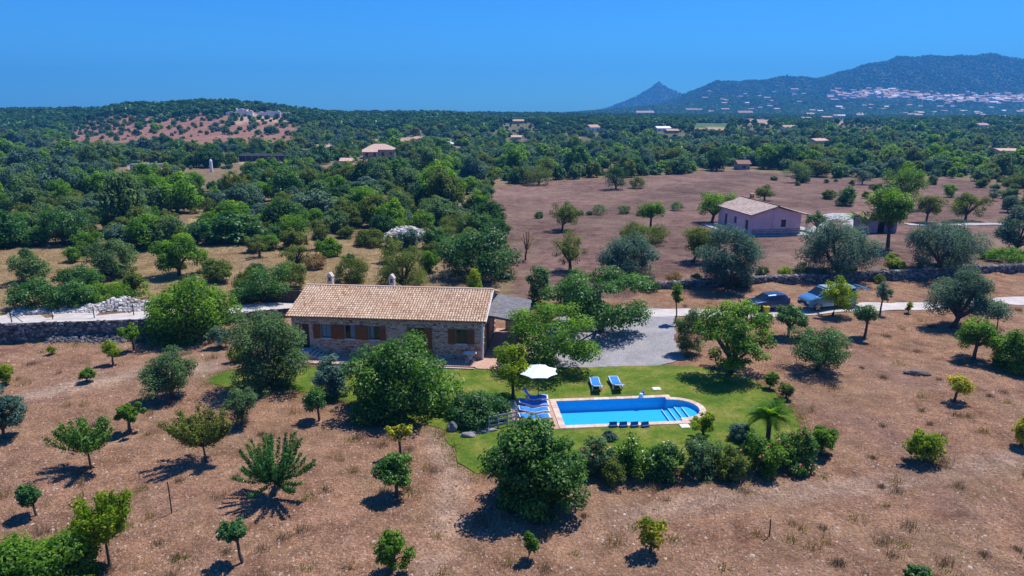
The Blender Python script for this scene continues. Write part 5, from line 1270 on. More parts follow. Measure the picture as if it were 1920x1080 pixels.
 ('dead_tree', T, 'bare crooked tree in the brown field behind the porch', 985, 488, 968, 1012, 424, 476, 'sparse', 'dry', 240, .16),
 ('almond_tree', T, 'round green tree standing alone at the left of the brown field', 1053, 432, 1029, 1087, 378, 424, 'olive', 'dull', 3800, .22),
 ('almond_tree', T, 'bright small tree on a thin trunk in the middle of the brown field', 1220, 427, 1192, 1249, 378, 412, 'olive', 'bright', 3400, .22),
 ('carob_tree', T, 'round green tree left of the pink house', 1334, 418, 1302, 1381, 360, 408, 'olive', 'bright', 4600, .24),
 ('almond_tree', T, 'small tree right behind the pink house roof', 1433, 376, 1408, 1457, 343, 372, 'round', 'dull', 1900, .24),
 ('mastic_shrub', B, 'wide yellow-green shrub in the brown field above the grey-blue olive', 1198, 464, 1144, 1254, 416, 464, 'dome', 'dull', 6500, .19),
 ('carob_tree', T, 'bushy green tree between the pink house and the first big olive', 1296, 492, 1278, 1348, 424, 484, 'olive', 'dull', 5200, .2),
 ('almond_tree', T, 'large tree with leaning trunk over the garden shed', 1664, 470, 1612, 1706, 355, 434, 'olive', 'bright', 8000, .24),
 ('almond_tree', T, 'tall pale green tree behind the garden shed', 1692, 392, 1655, 1728, 306, 372, 'olive', 'bright', 6000, .26),
 ('almond_tree', T, 'tree with forked trunk right of the garden shed', 1735, 418, 1712, 1768, 364, 404, 'olive', 'dull', 3600, .22),
 ('almond_tree', T, 'wide tree by the white track at right', 1810, 414, 1778, 1843, 360, 406, 'olive', 'dull', 4200, .22),
 ('olive_tree', T, 'small olive tree in the field near the right edge', 1889, 398, 1874, 1906, 364, 392, 'round', 'olive', 1500, .22),
 ('olive_tree', T, 'tiny olive tree in the field behind the white track', 1861, 376, 1851, 1872, 354, 372, 'round', 'olive', 800, .22),
 ('fig_tree', T, 'pale green tree at the far edge of the brown field', 1492, 342, 1466, 1526, 304, 340, 'olive', 'grey', 3000, .28),
 ('olive_tree', T, 'small grey tree at the far edge of the brown field', 1616, 346, 1602, 1634, 318, 342, 'round', 'olive', 1200, .26),
 ('wild_olive', T, 'very dark round tree at the far left edge of the brown field', 1155, 360, 1126, 1182, 312, 356, 'dome', 'pine', 2600, .32),
 ('mastic_shrub', B, 'dull low bush beside the very dark tree at the far field edge', 1192, 356, 1176, 1212, 332, 355, 'dome', 'dull', 1300, .28),
 ('carob_tree', T, 'dull green tree at the far edge of the brown field above its left corner', 1010, 352, 980, 1040, 312, 350, 'dome', 'dull', 2400, .3),
 ('cypress_shrub', B, 'pale yellow round shrub on the field wall', 1668, 505, 1653, 1687, 474, 502, 'round', 'lime', 1600, .16),
 ('bramble_shrub', B, 'green shrub behind the field wall at the right edge', 1878, 496, 1836, 1922, 462, 496, 'dome', 'bright', 4000, .18),
 ('oleander', B, 'shrub with small dark crown in front of the pink house porch', 1531, 436, 1506, 1556, 394, 432, 'sparse', 'deep', 2200, .2),
 # left middle ground
 ('fig_tree', T, 'round bright green tree standing alone in the dry grass at left', 336, 516, 291, 385, 441, 508, 'olive', 'bright', 8500, .22),
 ('almond_tree', T, 'pale green tree in the dry grass at far left', 62, 530, 24, 98, 475, 524, 'olive', 'grey', 4600, .2),
 ('wild_olive', T, 'large grey-green tree in the scrub left of the lone round tree', 208, 528, 163, 255, 450, 524, 'dome', 'grey', 7600, .2),
 ('mastic_shrub', B, 'dark shrub at the left end of the scrub behind the rubble bank', 78, 584, 26, 128, 522, 584, 'dome', 'deep', 6000, .18),
 ('mastic_shrub', B, 'mid-green shrub in the scrub behind the rubble bank', 130, 586, 92, 172, 528, 586, 'dome', 'deep', 5200, .18),
 ('mastic_shrub', B, 'low bright green spreading shrub behind the rubble bank', 200, 572, 136, 280, 528, 570, 'dome', 'bright', 7200, .18),
 ('mastic_shrub', B, 'green shrub behind the low bright spreading shrub', 148, 546, 108, 196, 500, 546, 'dome', 'deep', 5200, .18),
 ('almond_tree', T, 'thin yellowish tree right behind the bright spreading shrub', 254, 552, 230, 274, 498, 548, 'sparse', 'dull', 2400, .18),
 ('almond_tree', T, 'leafless-looking sparse tree in the dry field', 487, 482, 458, 520, 440, 476, 'sparse', 'dull', 1100, .17),
 ('almond_tree', T, 'sparse tree with dark stem in the dry field', 597, 468, 578, 624, 410, 458, 'sparse', 'dull', 1300, .18),
 ('almond_tree', T, 'thin brown-green tree above the stone pile side of the roof', 555, 500, 524, 590, 458, 506, 'sparse', 'dull', 2000, .17),
 ('mastic_shrub', B, 'dark bush left of the lone round tree at the dry field edge', 408, 462, 384, 432, 420, 460, 'dome', 'deep', 2600, .22),
 ('mastic_shrub', B, 'bluish bush in the middle of the bush row across the dry field', 478, 458, 455, 502, 418, 456, 'dome', 'grey', 2600, .22),
 ('mastic_shrub', B, 'lime-green bush at the right end of the bush row across the dry field', 552, 452, 522, 584, 404, 450, 'dome', 'bright', 3400, .22),
 ('mastic_shrub', B, 'low dark bush beside the lime-green bush of the dry field row', 513, 455, 496, 534, 424, 454, 'dome', 'deep', 1800, .22),
 ('mastic_shrub', B, 'grey thorny bush in the dry field above the left chimney', 590, 508, 570, 612, 476, 508, 'dome', 'dry', 1500, .18),
 ('mastic_shrub', B, 'green bush just left of the stone pile', 690, 466, 664, 724, 428, 466, 'dome', 'dull', 3400, .22),
 ('mastic_shrub', B, 'round green bush right of the stone pile', 792, 440, 768, 820, 396, 438, 'dome', 'bright', 3000, .22),
 ('almond_tree', T, 'tall brownish tree between the stone pile and the house roof', 728, 492, 704, 756, 438, 484, 'sparse', 'dull', 2200, .2),
 ('wild_olive', B, 'wide grey-green bush at the left edge of the dry field', 20, 470, -30, 60, 410, 468, 'dome', 'deep', 5200, .24),
 ('fig_tree', T, 'dark spreading tree beside the dry field at far left', 118, 466, 70, 170, 390, 462, 'dome', 'deep', 6500, .26),
 ('tamarisk', B, 'soft feathery green bush left of the reed screen', 545, 545, 515, 578, 492, 545, 'dome', 'dull', 3600, .18),
 ('mastic_shrub', B, 'low bush behind the reed screen', 455, 570, 432, 486, 540, 568, 'dome', 'deep', 2400, .17),
 ('mastic_shrub', B, 'wide dull bush in front of the brown field corner', 868, 462, 812, 932, 398, 462, 'dome', 'dull', 7600, .2),
]
for h in HERO:
    fl = (h[13], h[14]) if len(h) > 13 else None
    form = h[9]
    kw = {}
    if h[2].startswith('big spreading tree with thick'): kw = dict(thick=.34, bark=BARK_PALE)
    plant(h[0], h[1], h[2], *h[3:9], form, h[10], int(h[11]*(.95 if form == 'loose' else 1.6 if h[10] == 'olive' and h[11] > 7000 else 1.2)), h[12]*(1.25 if h[10] in ('olive', 'grey') else 1.1), flowers=fl, aspect=.46 if h[10] in ('olive', 'grey', 'pine') or form == 'spiky' else .6, trunk=h[1] == T or form != 'dome', **kw)
# small round bushes in a row across the brown field
for i, (px, py, w_) in enumerate(((1011, 411, 20), (1088, 404, 14), (1123, 405, 32), (1170, 403, 26), (1268, 397, 28), (1105, 404, 12), (1561, 372, 20), (1576, 388, 26), (1240, 396, 14))):
    plant('field_bush', B, '%s small dark bush in the row across the brown field' % ('leftmost', 'second', 'third', 'fourth', 'sixth', 'tiny', 'farther', 'rightmost', 'fifth')[i], px, py, px-w_/2, px+w_/2, py-w_*.7, py, 'dome', 'deep', 900, .22, trunk=False, group='bushes across the brown field')
# weeds and low bushes along the field wall
rb_ = random.Random(91)
for i in range(16):
    px = 1225 + i*42 + rb_.uniform(-14, 14); x_ = float(G(px, 535).x); yw = float(wall_y(x_)); side = rb_.choice((-.9, 1.3, 1.6)); sz_ = rb_.uniform(.45, .95)
    rng_ = np.random.default_rng(900+i); Cn, R = crown_clumps('dome', sz_*1.2, sz_, sz_*.8, sz_*.7, rng_); P, Nn, ti = clump_leaves(Cn, R, 1100, rng_); kp = P[:, 2] > 0; P, Nn, ti = P[kp], Nn[kp], ti[kp]; Vv, Fv = leaf_quads(P, Nn, .17, .1, rng_)
    o = link(bpy.data.objects.new('wall_bush', np_mesh('wall_bush', Vv, Fv, LEAF[rb_.choice(['dull', 'deep', 'lime', 'dry', 'grey'])], np.clip(.45+ti, 0, 1)))); o.location = (x_, yw+side, gz(x_, yw+side)-.05); tag(o, 'low scrubby bush along the field wall, number %s from the left' % ('one', 'two', 'three', 'four', 'five', 'six', 'seven', 'eight', 'nine', 'ten', 'eleven', 'twelve', 'thirteen', 'fourteen', 'fifteen', 'sixteen')[i], 'shrub', 'bushes along the field wall')
# stakes
def stake(px, py, hpx, label):
    p = G(px, py); h_ = hpx/px_per_m(p)/.93; m = MB(); m.tube([(0, 0, -.1), (.01, 0, h_*.5), (-.01, .01, h_)], [.035, .032, .028], 6); o = m.build('stake', METAL_D); o.location = p; tag(o, label, 'stake')
stake(1442, 1006, 34, 'thin dark stake standing in the bare soil at bottom right'); stake(322, 962, 60, 'thin bare stick in the left orchard beside the spiky tree')
# palms
def palm(px, py, x0, x1, t, b, label, nf=26):
    g = G(px, py); s = px_per_m(g); R_ = (x1-x0)/2/s; hz = (py-(t+b)/2-(b-t)*.1)/(s*.94)
    r = empty('palm_tree', g); tag(r, label, T); m = MB(); m.tube([(0, 0, -.2), (.03, 0, hz*.5), (0, 0, hz)], [.16, .14, .17], 9)
    m.build('trunk', BARK, r); v = []; f_ = MB(); L_ = R_*1.12; n = 16
    def arc(q): return Vector((q*L_*.92, 0, .62*L_*q - .78*L_*q*q))
    f_.tube([arc(q/8) for q in range(9)], [.02-.002*q for q in range(9)], 4, False)
    for i in range(2, 2*n):
        q = i/(2*n); p0 = arc(q); ln = L_*.34*math.sin(math.pi*min(1, q*.8+.22))**.7
        for sd in (-1, 1):
            e = p0 + Vector((ln*.55, sd*ln*.8, ln*.18)); wv = Vector((.035, 0, 0)); f_.cur = random.random(); f_.add([p0-wv, p0+wv, e], [(0, 1, 2)])
    fm = f_.mesh('frond', LEAF['bright'])
    for i in range(nf):
        o = link(bpy.data.objects.new('frond', fm), r); o.location = (0, 0, hz-.02); el = (i/nf)*1.25 - .15
        o.rotation_euler = (random.uniform(-.2, .2), -el+.25, i*2.399); k_ = random.uniform(.8, 1.08); o.scale = (k_, k_, k_)
palm(1438, 834, 1398, 1490, 742, 808, 'young palm with arching fronds at the right end of the lawn', 30)
palm(1600, 430, 1580, 1621, 396, 424, 'small palm in the white yard right of the pink house', 20)

# ------------------------------------------------------------------ woodland: nearest trees one by one, the rest as masses
def proto(form, leaf, n, size, seed, rz=.8):
    rng = np.random.default_rng(seed); Cn, R = crown_clumps(form, 1.0, 1.0, rz, rz*.92, rng); P, Nn, tint = clump_leaves(Cn, R, n, rng, 1.0, .6, (.5, 1.2))
    d = unit(rng.normal(size=(n//6, 3)))*(rng.random(n//6)[:, None]**.4)*.75; P = np.vstack([P, d*np.array([1, 1, rz]) + np.array([0, 0, rz*.92])]); Nn = np.vstack([Nn, unit(rng.normal(size=(n//6, 3)))]); tint = np.concatenate([tint, np.zeros(n//6)])
    k_ = P[:, 2] > 0; P, Nn, tint = P[k_], Nn[k_], tint[k_]
    V_, F_ = leaf_quads(P, Nn, size, size*.6, rng, .2)
    return np_mesh('crown_'+leaf, V_, F_, LEAF[leaf], np.clip(.45+tint+rng.normal(size=len(F_))*.2, 0, 1))
KINDS_ = [('olive', 'olive', 'grey-blue wild olive tree'), ('dome', 'grey', 'grey-green bushy tree'), ('dome', 'deep', 'dark green bushy tree'), ('olive', 'dull', 'brownish-green tree'), ('olive', 'bright', 'bright green tree'), ('dome', 'pine', 'very dark green tree'), ('dome', 'dull', 'dull olive-green bush'), ('olive', 'grey', 'pale grey-green tree')]
NEARP = [[proto(f, l, 3600, .135, 100+i*3+v, .78+.1*v) for v in range(3)] for i, (f, l, _) in enumerate(KINDS_)]
FARP = [proto(f, l, 900, .27, 200+i, .85) for i, (f, l, _) in enumerate(KINDS_)]
VFARP = [proto('round', l, 150, .62, 300+i, .9) for i, l in enumerate(['deep', 'pine', 'pine', 'deep', 'pine'])]
tkm = MB(); limb_mesh(tkm, (0, 0, -.15), (.05, 0, .5), .09, [(.4, .2, .9), (-.4, .1, .95), (.1, -.4, 1.0), (0, .4, 1.1)], random.Random(2)); TRK = tkm.mesh('trunk', BARK)
rw_ = np.random.default_rng(44)
def scatter(y0, y1, cell, slope=.80, pad=6):
    out = []
    y = y0
    while y < y1:
        c_ = cell(y); n = int(2*(slope*y+pad)/c_)
        x = -(slope*y+pad) + (np.arange(n)+rw_.random(n))*c_; out.append(np.stack([x, y+rw_.uniform(-.5, .5, n)*c_], 1)); y += c_
    return np.vstack(out)
pts = scatter(70, 560, lambda y: 3.5 + y*.006)
X, Y = pts[:, 0], pts[:, 1]
def fnoise(x, y, s): return np.sin(x*s+1.7)*np.sin(y*s*.9+.3) + .6*np.sin(x*s*2.1-y*s*1.3) + .4*np.sin(x*s*3.7+y*s*3.1+2)
open_ = inpoly(X, Y, Z_FIELD) | inpoly(X, Y, Z_DRY_M) | ((Y < wall_y(X)+7) & (X < 5) & (X > -60)) | ((Y < 82) & (X > -24) & (X < 6)) | ((X > 5) & (Y < 125) & (X < 90))
dens = np.maximum(.52, .78 + .42*fnoise(X, Y, .06))
dens = np.where(inpoly(X, Y, Z_DRY_L), .34, dens)
for q in FAR_FIELDS[:7] + Z_GREEN: open_ |= inpoly(X, Y, q)
for q in FAR_FIELDS[7:]: dens = np.where(inpoly(X, Y, q), .45, dens)
dens = np.where(inpoly(X, Y, Z_TERR), (np.sin(X*.30 + .03*Y) > -.15)*.8, dens)
# keep the clearings round the far houses and things
for o in [q for q in bpy.data.objects if q.parent is None and q.get('category') in ('house', 'shed', 'shelter', 'pillar', 'stone pile', 'ruin')]:
    lx, ly = o.location.x, o.location.y
    if ly > 80: open_ |= (np.abs(X-lx) < 9) & (Y < ly+11) & (Y > ly-14-ly*.02)
for h in HERO:
    if h[4] < 600:
        g = G(h[3], h[4]); open_ |= np.hypot(X-g.x, Y-g.y) < 3.2
keep = (~open_) & (rw_.random(len(X)) < dens)
low = np.zeros(len(X), bool)
for o in [q for q in bpy.data.objects if q.parent is None and q.get('category') in ('house', 'shed', 'shelter', 'pillar', 'ruin')]:
    lx, ly = o.location.x, o.location.y
    if 140 < ly < 560: low |= ((Y > 390) & (Y < 480) & (X/Y < -.3) & (X/Y > -.62)) | (np.abs(X-lx*Y/ly) < 9) & (Y < ly) & (Y > ly-55)
keep &= ~(low & (rw_.random(len(X)) < .4)); low = low[keep]; X, Y = X[keep], Y[keep]
kd = rw_.choice(8, len(X), p=[.11, .15, .13, .19, .18, .06, .12, .06])
kn = fnoise(X+300, Y, .03); kd = np.where((kn > .9) & (rw_.random(len(X)) < .5), 5, kd); kd = np.where((kn < -.8) & (rw_.random(len(X)) < .5), 0, kd)
Rw = np.clip(np.exp(rw_.normal(.72, .38, len(X))), .8, 4.2); Rw = np.where(kd == 6, Rw*.62, Rw); hz_ = rw_.uniform(.65, 1.3, len(X))
Rw = np.where(inpoly(X, Y, Z_TERR), Rw*.9, Rw); Rw = np.where(low, Rw*.5, Rw); Rw = np.where(inpoly(X, Y, Z_DRY_L), np.clip(Rw*.6, .6, 1.7), Rw)
score = Rw/np.hypot(X, Y); vis = np.abs(X) < .77*Y+3
order = np.argsort(-np.where(vis, score, 0)); near_i = order[:300]; rest = order[300:]
MARKS = ((60, 'at the left picture edge'), (170, 'above the rubble bank'), (300, 'above the lone round tree'), (420, 'above the big bush by the wall'), (540, 'above the reed screen'), (640, 'above the left chimney'), (760, 'above the right chimney'), (860, 'above the stone pile'), (960, 'above the porch'), (1080, 'above the courtyard tree'), (1220, 'above the brown field corner'), (1360, 'above the wide brown field'), (1520, 'above the pink house'), (1640, 'above the white yard'), (1760, 'above the garden shed'), (1860, 'above the white track'), (9999, 'at the right picture edge'))
def where_txt(x, y):
    px = 960 + x*px_per_m(Vector((x, y, 0)))
    a = next(t for lim, t in MARKS if px < lim)
    d = 'frontmost' if y < 105 else 'nearest' if y < 120 else 'near' if y < 140 else 'middle' if y < 165 else 'rear' if y < 200 else 'far'
    return 'in the %s scrub %s' % (d, a)
ZM = zone((1540, 378), (1600, 350), (1760, 340), (1930, 345), (1960, 402), (1830, 398), (1760, 372), (1690, 396), (1600, 392))
ZM2 = zone((1440, 352), (1640, 352), (1640, 338), (1440, 336))
for q, cnt, rmin, rmax in ((ZM, 26, .8, 2.2), (ZM2, 7, .6, 1.3)):
    xs_, ys_ = [p[0] for p in q], [p[1] for p in q]; c0 = 0
    while c0 < cnt:
        x, y = float(rw_.uniform(min(xs_), max(xs_))), float(rw_.uniform(min(ys_), max(ys_)))
        if not inpoly(np.array([x]), np.array([y]), q)[0]: continue
        c0 += 1; kk_ = int(rw_.choice([0, 1, 2, 3, 4, 6, 7])); e = empty('field_margin_shrub', (x, y, gz(x, y)-.1), float(rw_.random()*6.28)); s_ = float(rw_.uniform(rmin, rmax)); e.scale = (s_, s_, s_*float(rw_.uniform(.7, 1.15)))
        tag(e, ('large ' if s_ > 1.5 else 'small ') + KINDS_[kk_][2] + ' on the brown field margin ' + ('behind' if y > 165 else 'before') + ' the white track', 'shrub', 'shrubs on the margin of the brown field'); link(bpy.data.objects.new('crown', NEARP[kk_][int(rw_.integers(3))]), e)
for i in near_i:
    x, y = float(X[i]), float(Y[i]); e = empty('woodland_bush' if kd[i] == 6 else 'woodland_tree', (x, y, gz(x, y)-.1), float(rw_.random()*6.28))
    s_ = float(Rw[i]); e.scale = (s_*float(rw_.uniform(.85, 1.2)), s_*float(rw_.uniform(.85, 1.2)), s_*float(hz_[i]))
    tag(e, ('large ' if s_ > 2.7 else 'small ' if s_ < 1.7 else '') + KINDS_[kd[i]][2] + ' ' + where_txt(x, y), 'shrub' if kd[i] == 6 else 'tree', 'trees of the scrub woodland')
    link(bpy.data.objects.new('crown', NEARP[kd[i]][int(rw_.integers(3))]), e)
    if kd[i] != 6: link(bpy.data.objects.new('trunk', TRK), e)

def mass(name, label, P, S, K, meshes, hs=None):
    # one object: a cloud of points that carries a tree mesh on every point
    n = len(P); me = bpy.data.meshes.new(name); me.vertices.add(n); me.vertices.foreach_set('co', np.asarray(P, np.float32).ravel()); me.update()
    a = me.attributes.new('sc', 'FLOAT_VECTOR', 'POINT'); hs = np.ones(n) if hs is None else hs
    a.data.foreach_set('vector', np.stack([S, S, S*hs], 1).astype(np.float32).ravel())
    a = me.attributes.new('rt', 'FLOAT', 'POINT'); a.data.foreach_set('value', (rw_.random(n)*6.28).astype(np.float32))
    a = me.attributes.new('kd', 'INT', 'POINT'); a.data.foreach_set('value', np.asarray(K, np.int32))
    o = link(bpy.data.objects.new(name, me)); tag(o, label, kind='stuff')
    src = bpy.data.collections.new(name + '_leaves')
    for j, m_ in enumerate(meshes): src.objects.link(bpy.data.objects.new('%s_crown_%02d' % (name, j), m_))
    ng = bpy.data.node_groups.new(name, 'GeometryNodeTree'); ng.interface.new_socket('Geometry', in_out='INPUT', socket_type='NodeSocketGeometry'); ng.interface.new_socket('Geometry', in_out='OUTPUT', socket_type='NodeSocketGeometry')
    nn = ng.nodes; gi = nn.new('NodeGroupInput'); go = nn.new('NodeGroupOutput'); ip = nn.new('GeometryNodeInstanceOnPoints'); ci = nn.new('GeometryNodeCollectionInfo')
    ci.inputs['Collection'].default_value = src; ci.inputs['Separate Children'].default_value = True; ci.inputs['Reset Children'].default_value = True
    def att(nm, ty):
        q = nn.new('GeometryNodeInputNamedAttribute'); q.data_type = ty; q.inputs['Name'].default_value = nm; return q.outputs['Attribute']
    cx = nn.new('ShaderNodeCombineXYZ'); L_ = ng.links.new
    L_(att('rt', 'FLOAT'), cx.inputs['Z']); L_(gi.outputs[0], ip.inputs['Points']); L_(ci.outputs[0], ip.inputs['Instance']); ip.inputs['Pick Instance'].default_value = True
    L_(att('kd', 'INT'), ip.inputs['Instance Index']); e2r = nn.new('FunctionNodeEulerToRotation'); L_(cx.outputs[0], e2r.inputs[0]); L_(e2r.outputs[0], ip.inputs['Rotation']); L_(att('sc', 'FLOAT_VECTOR'), ip.inputs['Scale']); L_(ip.outputs[0], go.inputs[0])
    md = o.modifiers.new('trees', 'NODES'); md.node_group = ng
    return o
def zz(x, y, d=.2): return np.stack([x, y, hgt(x, y)-d], 1)
mid = rest[Y[rest] < 190]; fr2 = rest[Y[rest] >= 190]
mass('scrub_woodland', 'dense scrub woodland in the middle distance', zz(X[mid], Y[mid]), Rw[mid], kd[mid]*3 + rw_.integers(3, size=len(mid)), [m_ for pr2 in NEARP for m_ in pr2], hz_[mid])
mass('far_woodland', 'dense woodland across the plain', zz(X[fr2], Y[fr2]), Rw[fr2], kd[fr2], FARP, hz_[fr2])
# plain and low hills
pts = scatter(560, 1500, lambda y: 5.2 + (y-560)*.0045, .8); X, Y = pts[:, 0], pts[:, 1]
op = np.zeros(len(X), bool)
for q in FAR_FIELDS[:7] + Z_GREEN: op |= inpoly(X, Y, q)
tr_ = inpoly(X, Y, Z_TERR)
dens = np.where(tr_, (np.sin(X*.30 + .03*Y) > -.15)*.8, .86 + .2*fnoise(X, Y, .02))
for q in FAR_FIELDS[7:]: dens = np.where(inpoly(X, Y, q), .45, dens)
low = np.zeros(len(X), bool)
for q in FAR_FIELDS[:3]:
    cx_ = sum(p[0]/p[1] for p in q)/len(q); hw_ = max(abs(p[0]/p[1]-cx_) for p in q); yn = min(p[1] for p in q)
    low |= (np.abs(X/Y-cx_) < hw_) & (Y < yn+5) & (Y > yn-260)
for o in [q for q in bpy.data.objects if q.parent is None and q.get('category') == 'house' and 560 < q.location.y < 1600]:
    lx, ly = o.location.x, o.location.y; low |= (np.abs(X-lx*Y/ly) < 16) & (Y < ly+12) & (Y > ly-150)
keep = (~op) & (rw_.random(len(X)) < dens) & (hgt(X, Y) > -6) & ~(low & (rw_.random(len(X)) < .6))
low = low[keep]; X, Y = X[keep], Y[keep]; S = rw_.uniform(2.2, 4.0, len(X)); S = np.where(low, S*.45, S); S = np.where(inpoly(X, Y, Z_TERR), S*.62, S)
nK = len(FARP); mass('hill_woodland', 'wooded low hills and pine ridge behind the plain', zz(X, Y), S, np.where((Y > 850) & (rw_.random(len(X)) < .7), 5, rw_.choice([1, 2, 2, 5, 5, 6, 3], len(X))), [VFARP[j] for j in (2, 2, 0, 4, 3, 1, 4, 2)])
# terraced slope of the left hill inside the clearing is covered above; mountains:
pts = scatter(1500, 4500, lambda y: 8.0 + (y-1500)*.0035, .85); X, Y = pts[:, 0], pts[:, 1]; Z = hgt(X, Y)
keep = (Z > -4) & (X > -.35*Y) & (rw_.random(len(X)) < .9)
town_x = np.array([o.location.x for o in bpy.data.objects if o.name.startswith('town_house')]); town_y = np.array([o.location.y for o in bpy.data.objects if o.name.startswith('town_house')])
for tx, ty in zip(town_x, town_y): keep &= ~((np.abs(X-tx) < 13) & (Y < ty+10) & (Y > ty-34))
X, Y = X[keep], Y[keep]; S = rw_.uniform(3.8, 6.4, len(X)); mass('mountain_forest', 'forest covering the far mountains', zz(X, Y, 1.5), S, rw_.integers(5, size=len(X)), VFARP, np.full(len(X), .8))

# ------------------------------------------------------------------ small ground cover of the near fields
def near_pts(n, y0=24, y1=78, seed=1):
    r = np.random.default_rng(seed); y = y0*(y1/y0)**r.random(n); x = (r.random(n)*2-1)*(.8*y+4)
    gp = [p for p in lawn_poly]; bad = inpoly(x, y, gp) | inpoly(x, y, COURT) | (y > wall_y(x)-.6)
    hx = (x-HO.x)*math.cos(HA)+(y-HO.y)*math.sin(HA); hy = -(x-HO.x)*math.sin(HA)+(y-HO.y)*math.cos(HA)
    bad |= (hx > -.6) & (hx < 20) & (hy > -2.4) & (hy < 9.6)
    dr = np.abs(y - (68.5 + (x-17)*.115)) < 2.2; bad |= dr & (x > 15)
    return x[~bad], y[~bad]
def rocks_mesh(x, y, size, r):
    n = len(x); base = np.array([(-1,-1,-.4),(1,-1,-.4),(1,1,-.4),(-1,1,-.4),(-.6,-.6,.5),(.6,-.6,.5),(.6,.6,.5),(-.6,.6,.5)])
    V_ = base[None]*(size[:, None, None]*.5)*r.uniform(.6, 1.3, (n, 1, 3))*(1+r.normal(size=(n, 8, 3))*.15); a = r.random(n)*6.28; c_, s_ = np.cos(a)[:, None], np.sin(a)[:, None]
    Vx = V_[..., 0]*c_ - V_[..., 1]*s_; Vy = V_[..., 0]*s_ + V_[..., 1]*c_
    Vt = np.stack([Vx + x[:, None], Vy + y[:, None], V_[..., 2] + hgt(x, y)[:, None] + size[:, None]*.12], -1).reshape(-1, 3)
    f_ = np.array([(4,5,6,7),(0,1,5,4),(1,2,6,5),(2,3,7,6),(3,0,4,7)]); F_ = (f_[None] + (np.arange(n)*8)[:, None, None]).reshape(-1, 4); return Vt, F_, np.repeat(r.random(n), 5)
PEB = mat_var('field_stones', [(0, (.17,.10,.07,1)), (.45, (.30,.19,.135,1)), (.86, (.37,.25,.19,1)), (1, (.52,.42,.36,1))], .95, .4, 6)
r_ = np.random.default_rng(61); x, y = near_pts(62000, seed=62); Vt, Ft, vr = rocks_mesh(x, y, r_.gamma(2.6, .016, len(x))+.022, r_)
o = link(bpy.data.objects.new('field_stones', np_mesh('field_stones', Vt, Ft, PEB, vr))); tag(o, 'loose stones and clods strewn over the bare soil', kind='stuff')
def tufts(name, x, y, h, blades, leaf, label, seed, spread=.12, width=.018, z0=None):
    r = np.random.default_rng(seed); n = len(x)*blades; bx = np.repeat(x, blades) + r.normal(size=n)*spread*np.repeat(h, blades)*2; by = np.repeat(y, blades) + r.normal(size=n)*spread*np.repeat(h, blades)*2
    bz = hgt(bx, by) if z0 is None else np.full(n, z0); hh = np.repeat(h, blades)*r.uniform(.5, 1.2, n); a = r.random(n)*6.28; ln = r.uniform(.1, .75, n)*hh
    b0 = np.stack([bx, by, bz-.01], 1); sd = np.stack([-np.sin(a), np.cos(a), np.zeros(n)], 1)*width; tp = b0 + np.stack([np.cos(a)*ln, np.sin(a)*ln, hh], 1)
    V_ = np.stack([b0-sd, b0+sd, tp], 1).reshape(-1, 3); F_ = np.arange(n*3).reshape(n, 3)
    o = link(bpy.data.objects.new(name, np_mesh(name, V_, F_, LEAF[leaf], r.random(n)))); return tag(o, label, kind='stuff')
x, y = near_pts(8500, seed=63); cl = fnoise(x, y, .35) > -.1; x, y = x[cl], y[cl]
tufts('dry_grass', x, y, r_.uniform(.05, .15, len(x)), 8, 'dry', 'dry straw and withered weeds in the bare soil', 64, .9, .014)
x, y = near_pts(130, seed=65); tufts('withered_bushes', x, y, r_.uniform(.25, .55, len(x)), 60, 'dry', 'withered thistles scattered in the orchard soil', 66, .22, .014)
x, y = near_pts(210, seed=69); tufts('dead_thistles', x, y, r_.uniform(.2, .5, len(x)), 110, 'twig', 'grey dead thistle clumps scattered over the orchard soil', 73, .28, .01)
x, y = near_pts(60, seed=67); tufts('green_weeds', x, y, r_.uniform(.12, .3, len(x)), 50, 'dull', 'small green weeds in the orchard soil', 68, .5, .02)
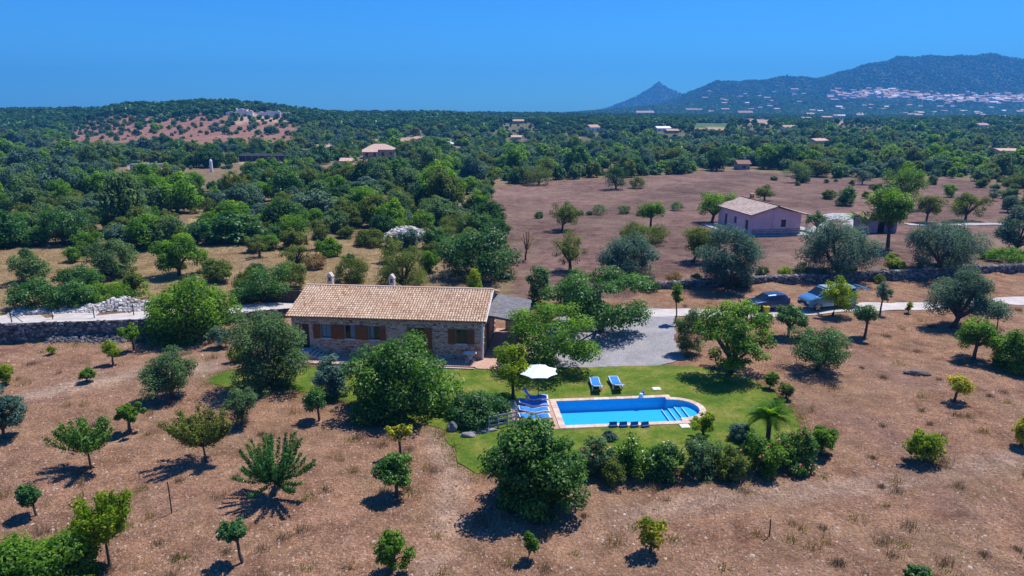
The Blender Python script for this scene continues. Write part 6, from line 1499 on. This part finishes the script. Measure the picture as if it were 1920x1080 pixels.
# mown grass blades on the lawn
bxs = np.array([p[0] for p in lawn_poly]); bys = np.array([p[1] for p in lawn_poly]); x = r_.uniform(bxs.min(), bxs.max(), 60000); y = r_.uniform(bys.min(), bys.max(), 60000)
po = [tuple(pl(*p)[:2]) for p in pool_outline(.55)]; dkp = [tuple(pl(*p)[:2]) for p in ((-3.4, -.5), (-.4, -.5), (-.4, 4.6), (-3.4, 4.6))]
ok = inpoly(x, y, lawn_poly) & ~inpoly(x, y, po) & ~inpoly(x, y, dkp) & ~inpoly(x, y, COURT); hx = (x-HO.x)*math.cos(HA)+(y-HO.y)*math.sin(HA); hy = -(x-HO.x)*math.sin(HA)+(y-HO.y)*math.cos(HA); ok &= ~((hx > 1.4) & (hy > -2.4))
fr_n = len(lawn_poly); fi = r_.integers(fr_n, size=9000); fx = bxs[fi] + r_.normal(size=9000)*.45; fy = bys[fi] + r_.normal(size=9000)*.45
fk = ~inpoly(fx, fy, COURT); hx2 = (fx-HO.x)*math.cos(HA)+(fy-HO.y)*math.sin(HA); hy2 = -(fx-HO.x)*math.sin(HA)+(fy-HO.y)*math.cos(HA); fk &= ~((hx2 > 1.4) & (hy2 > -2.4)); fx, fy = fx[fk], fy[fk]
tufts('lawn_fringe', fx, fy, r_.uniform(.05, .16, len(fx)), 6, 'dull', 'ragged longer grass along the lawn edge', 71, .9, .014)
x, y = x[ok], y[ok]; tufts('lawn_blades', x, y, np.full(len(x), .055), 3, 'bright', 'short grass blades of the lawn', 70, .8, .012, .03)
# dry grass of the field behind the raised path
y = 62 + 50*r_.random(16000); x = -85 + 85*r_.random(16000); ok = inpoly(x, y, Z_DRY_L) & (y > wall_y(x)+6); x, y = x[ok], y[ok]
tufts('field_straw', x, y, r_.uniform(.12, .32, len(x)), 9, 'dry', 'tall dry straw of the field behind the raised path', 72, 1.3, .016)

# ------------------------------------------------------------------ haze: the air itself
HAZE_ON = True
if HAZE_ON:
    hm = bpy.data.materials.new('haze_air'); hm.use_nodes = True; t = hm.node_tree; t.nodes.clear(); ho = t.nodes.new('ShaderNodeOutputMaterial'); pv_ = t.nodes.new('ShaderNodeVolumePrincipled')
    pv_.inputs['Color'].default_value = (.08, .42, 1.0, 1); pv_.inputs['Density'].default_value = .00024; pv_.inputs['Anisotropy'].default_value = .1
    t.links.new(pv_.outputs[0], ho.inputs['Volume'])
    m = MB(); m.box(-5200, 5200, -300, 5100, -62, 330); o = m.build('haze', hm); tag(o, 'thin blue summer haze over the distance', kind='stuff')
    SC.cycles.volume_max_steps = 64
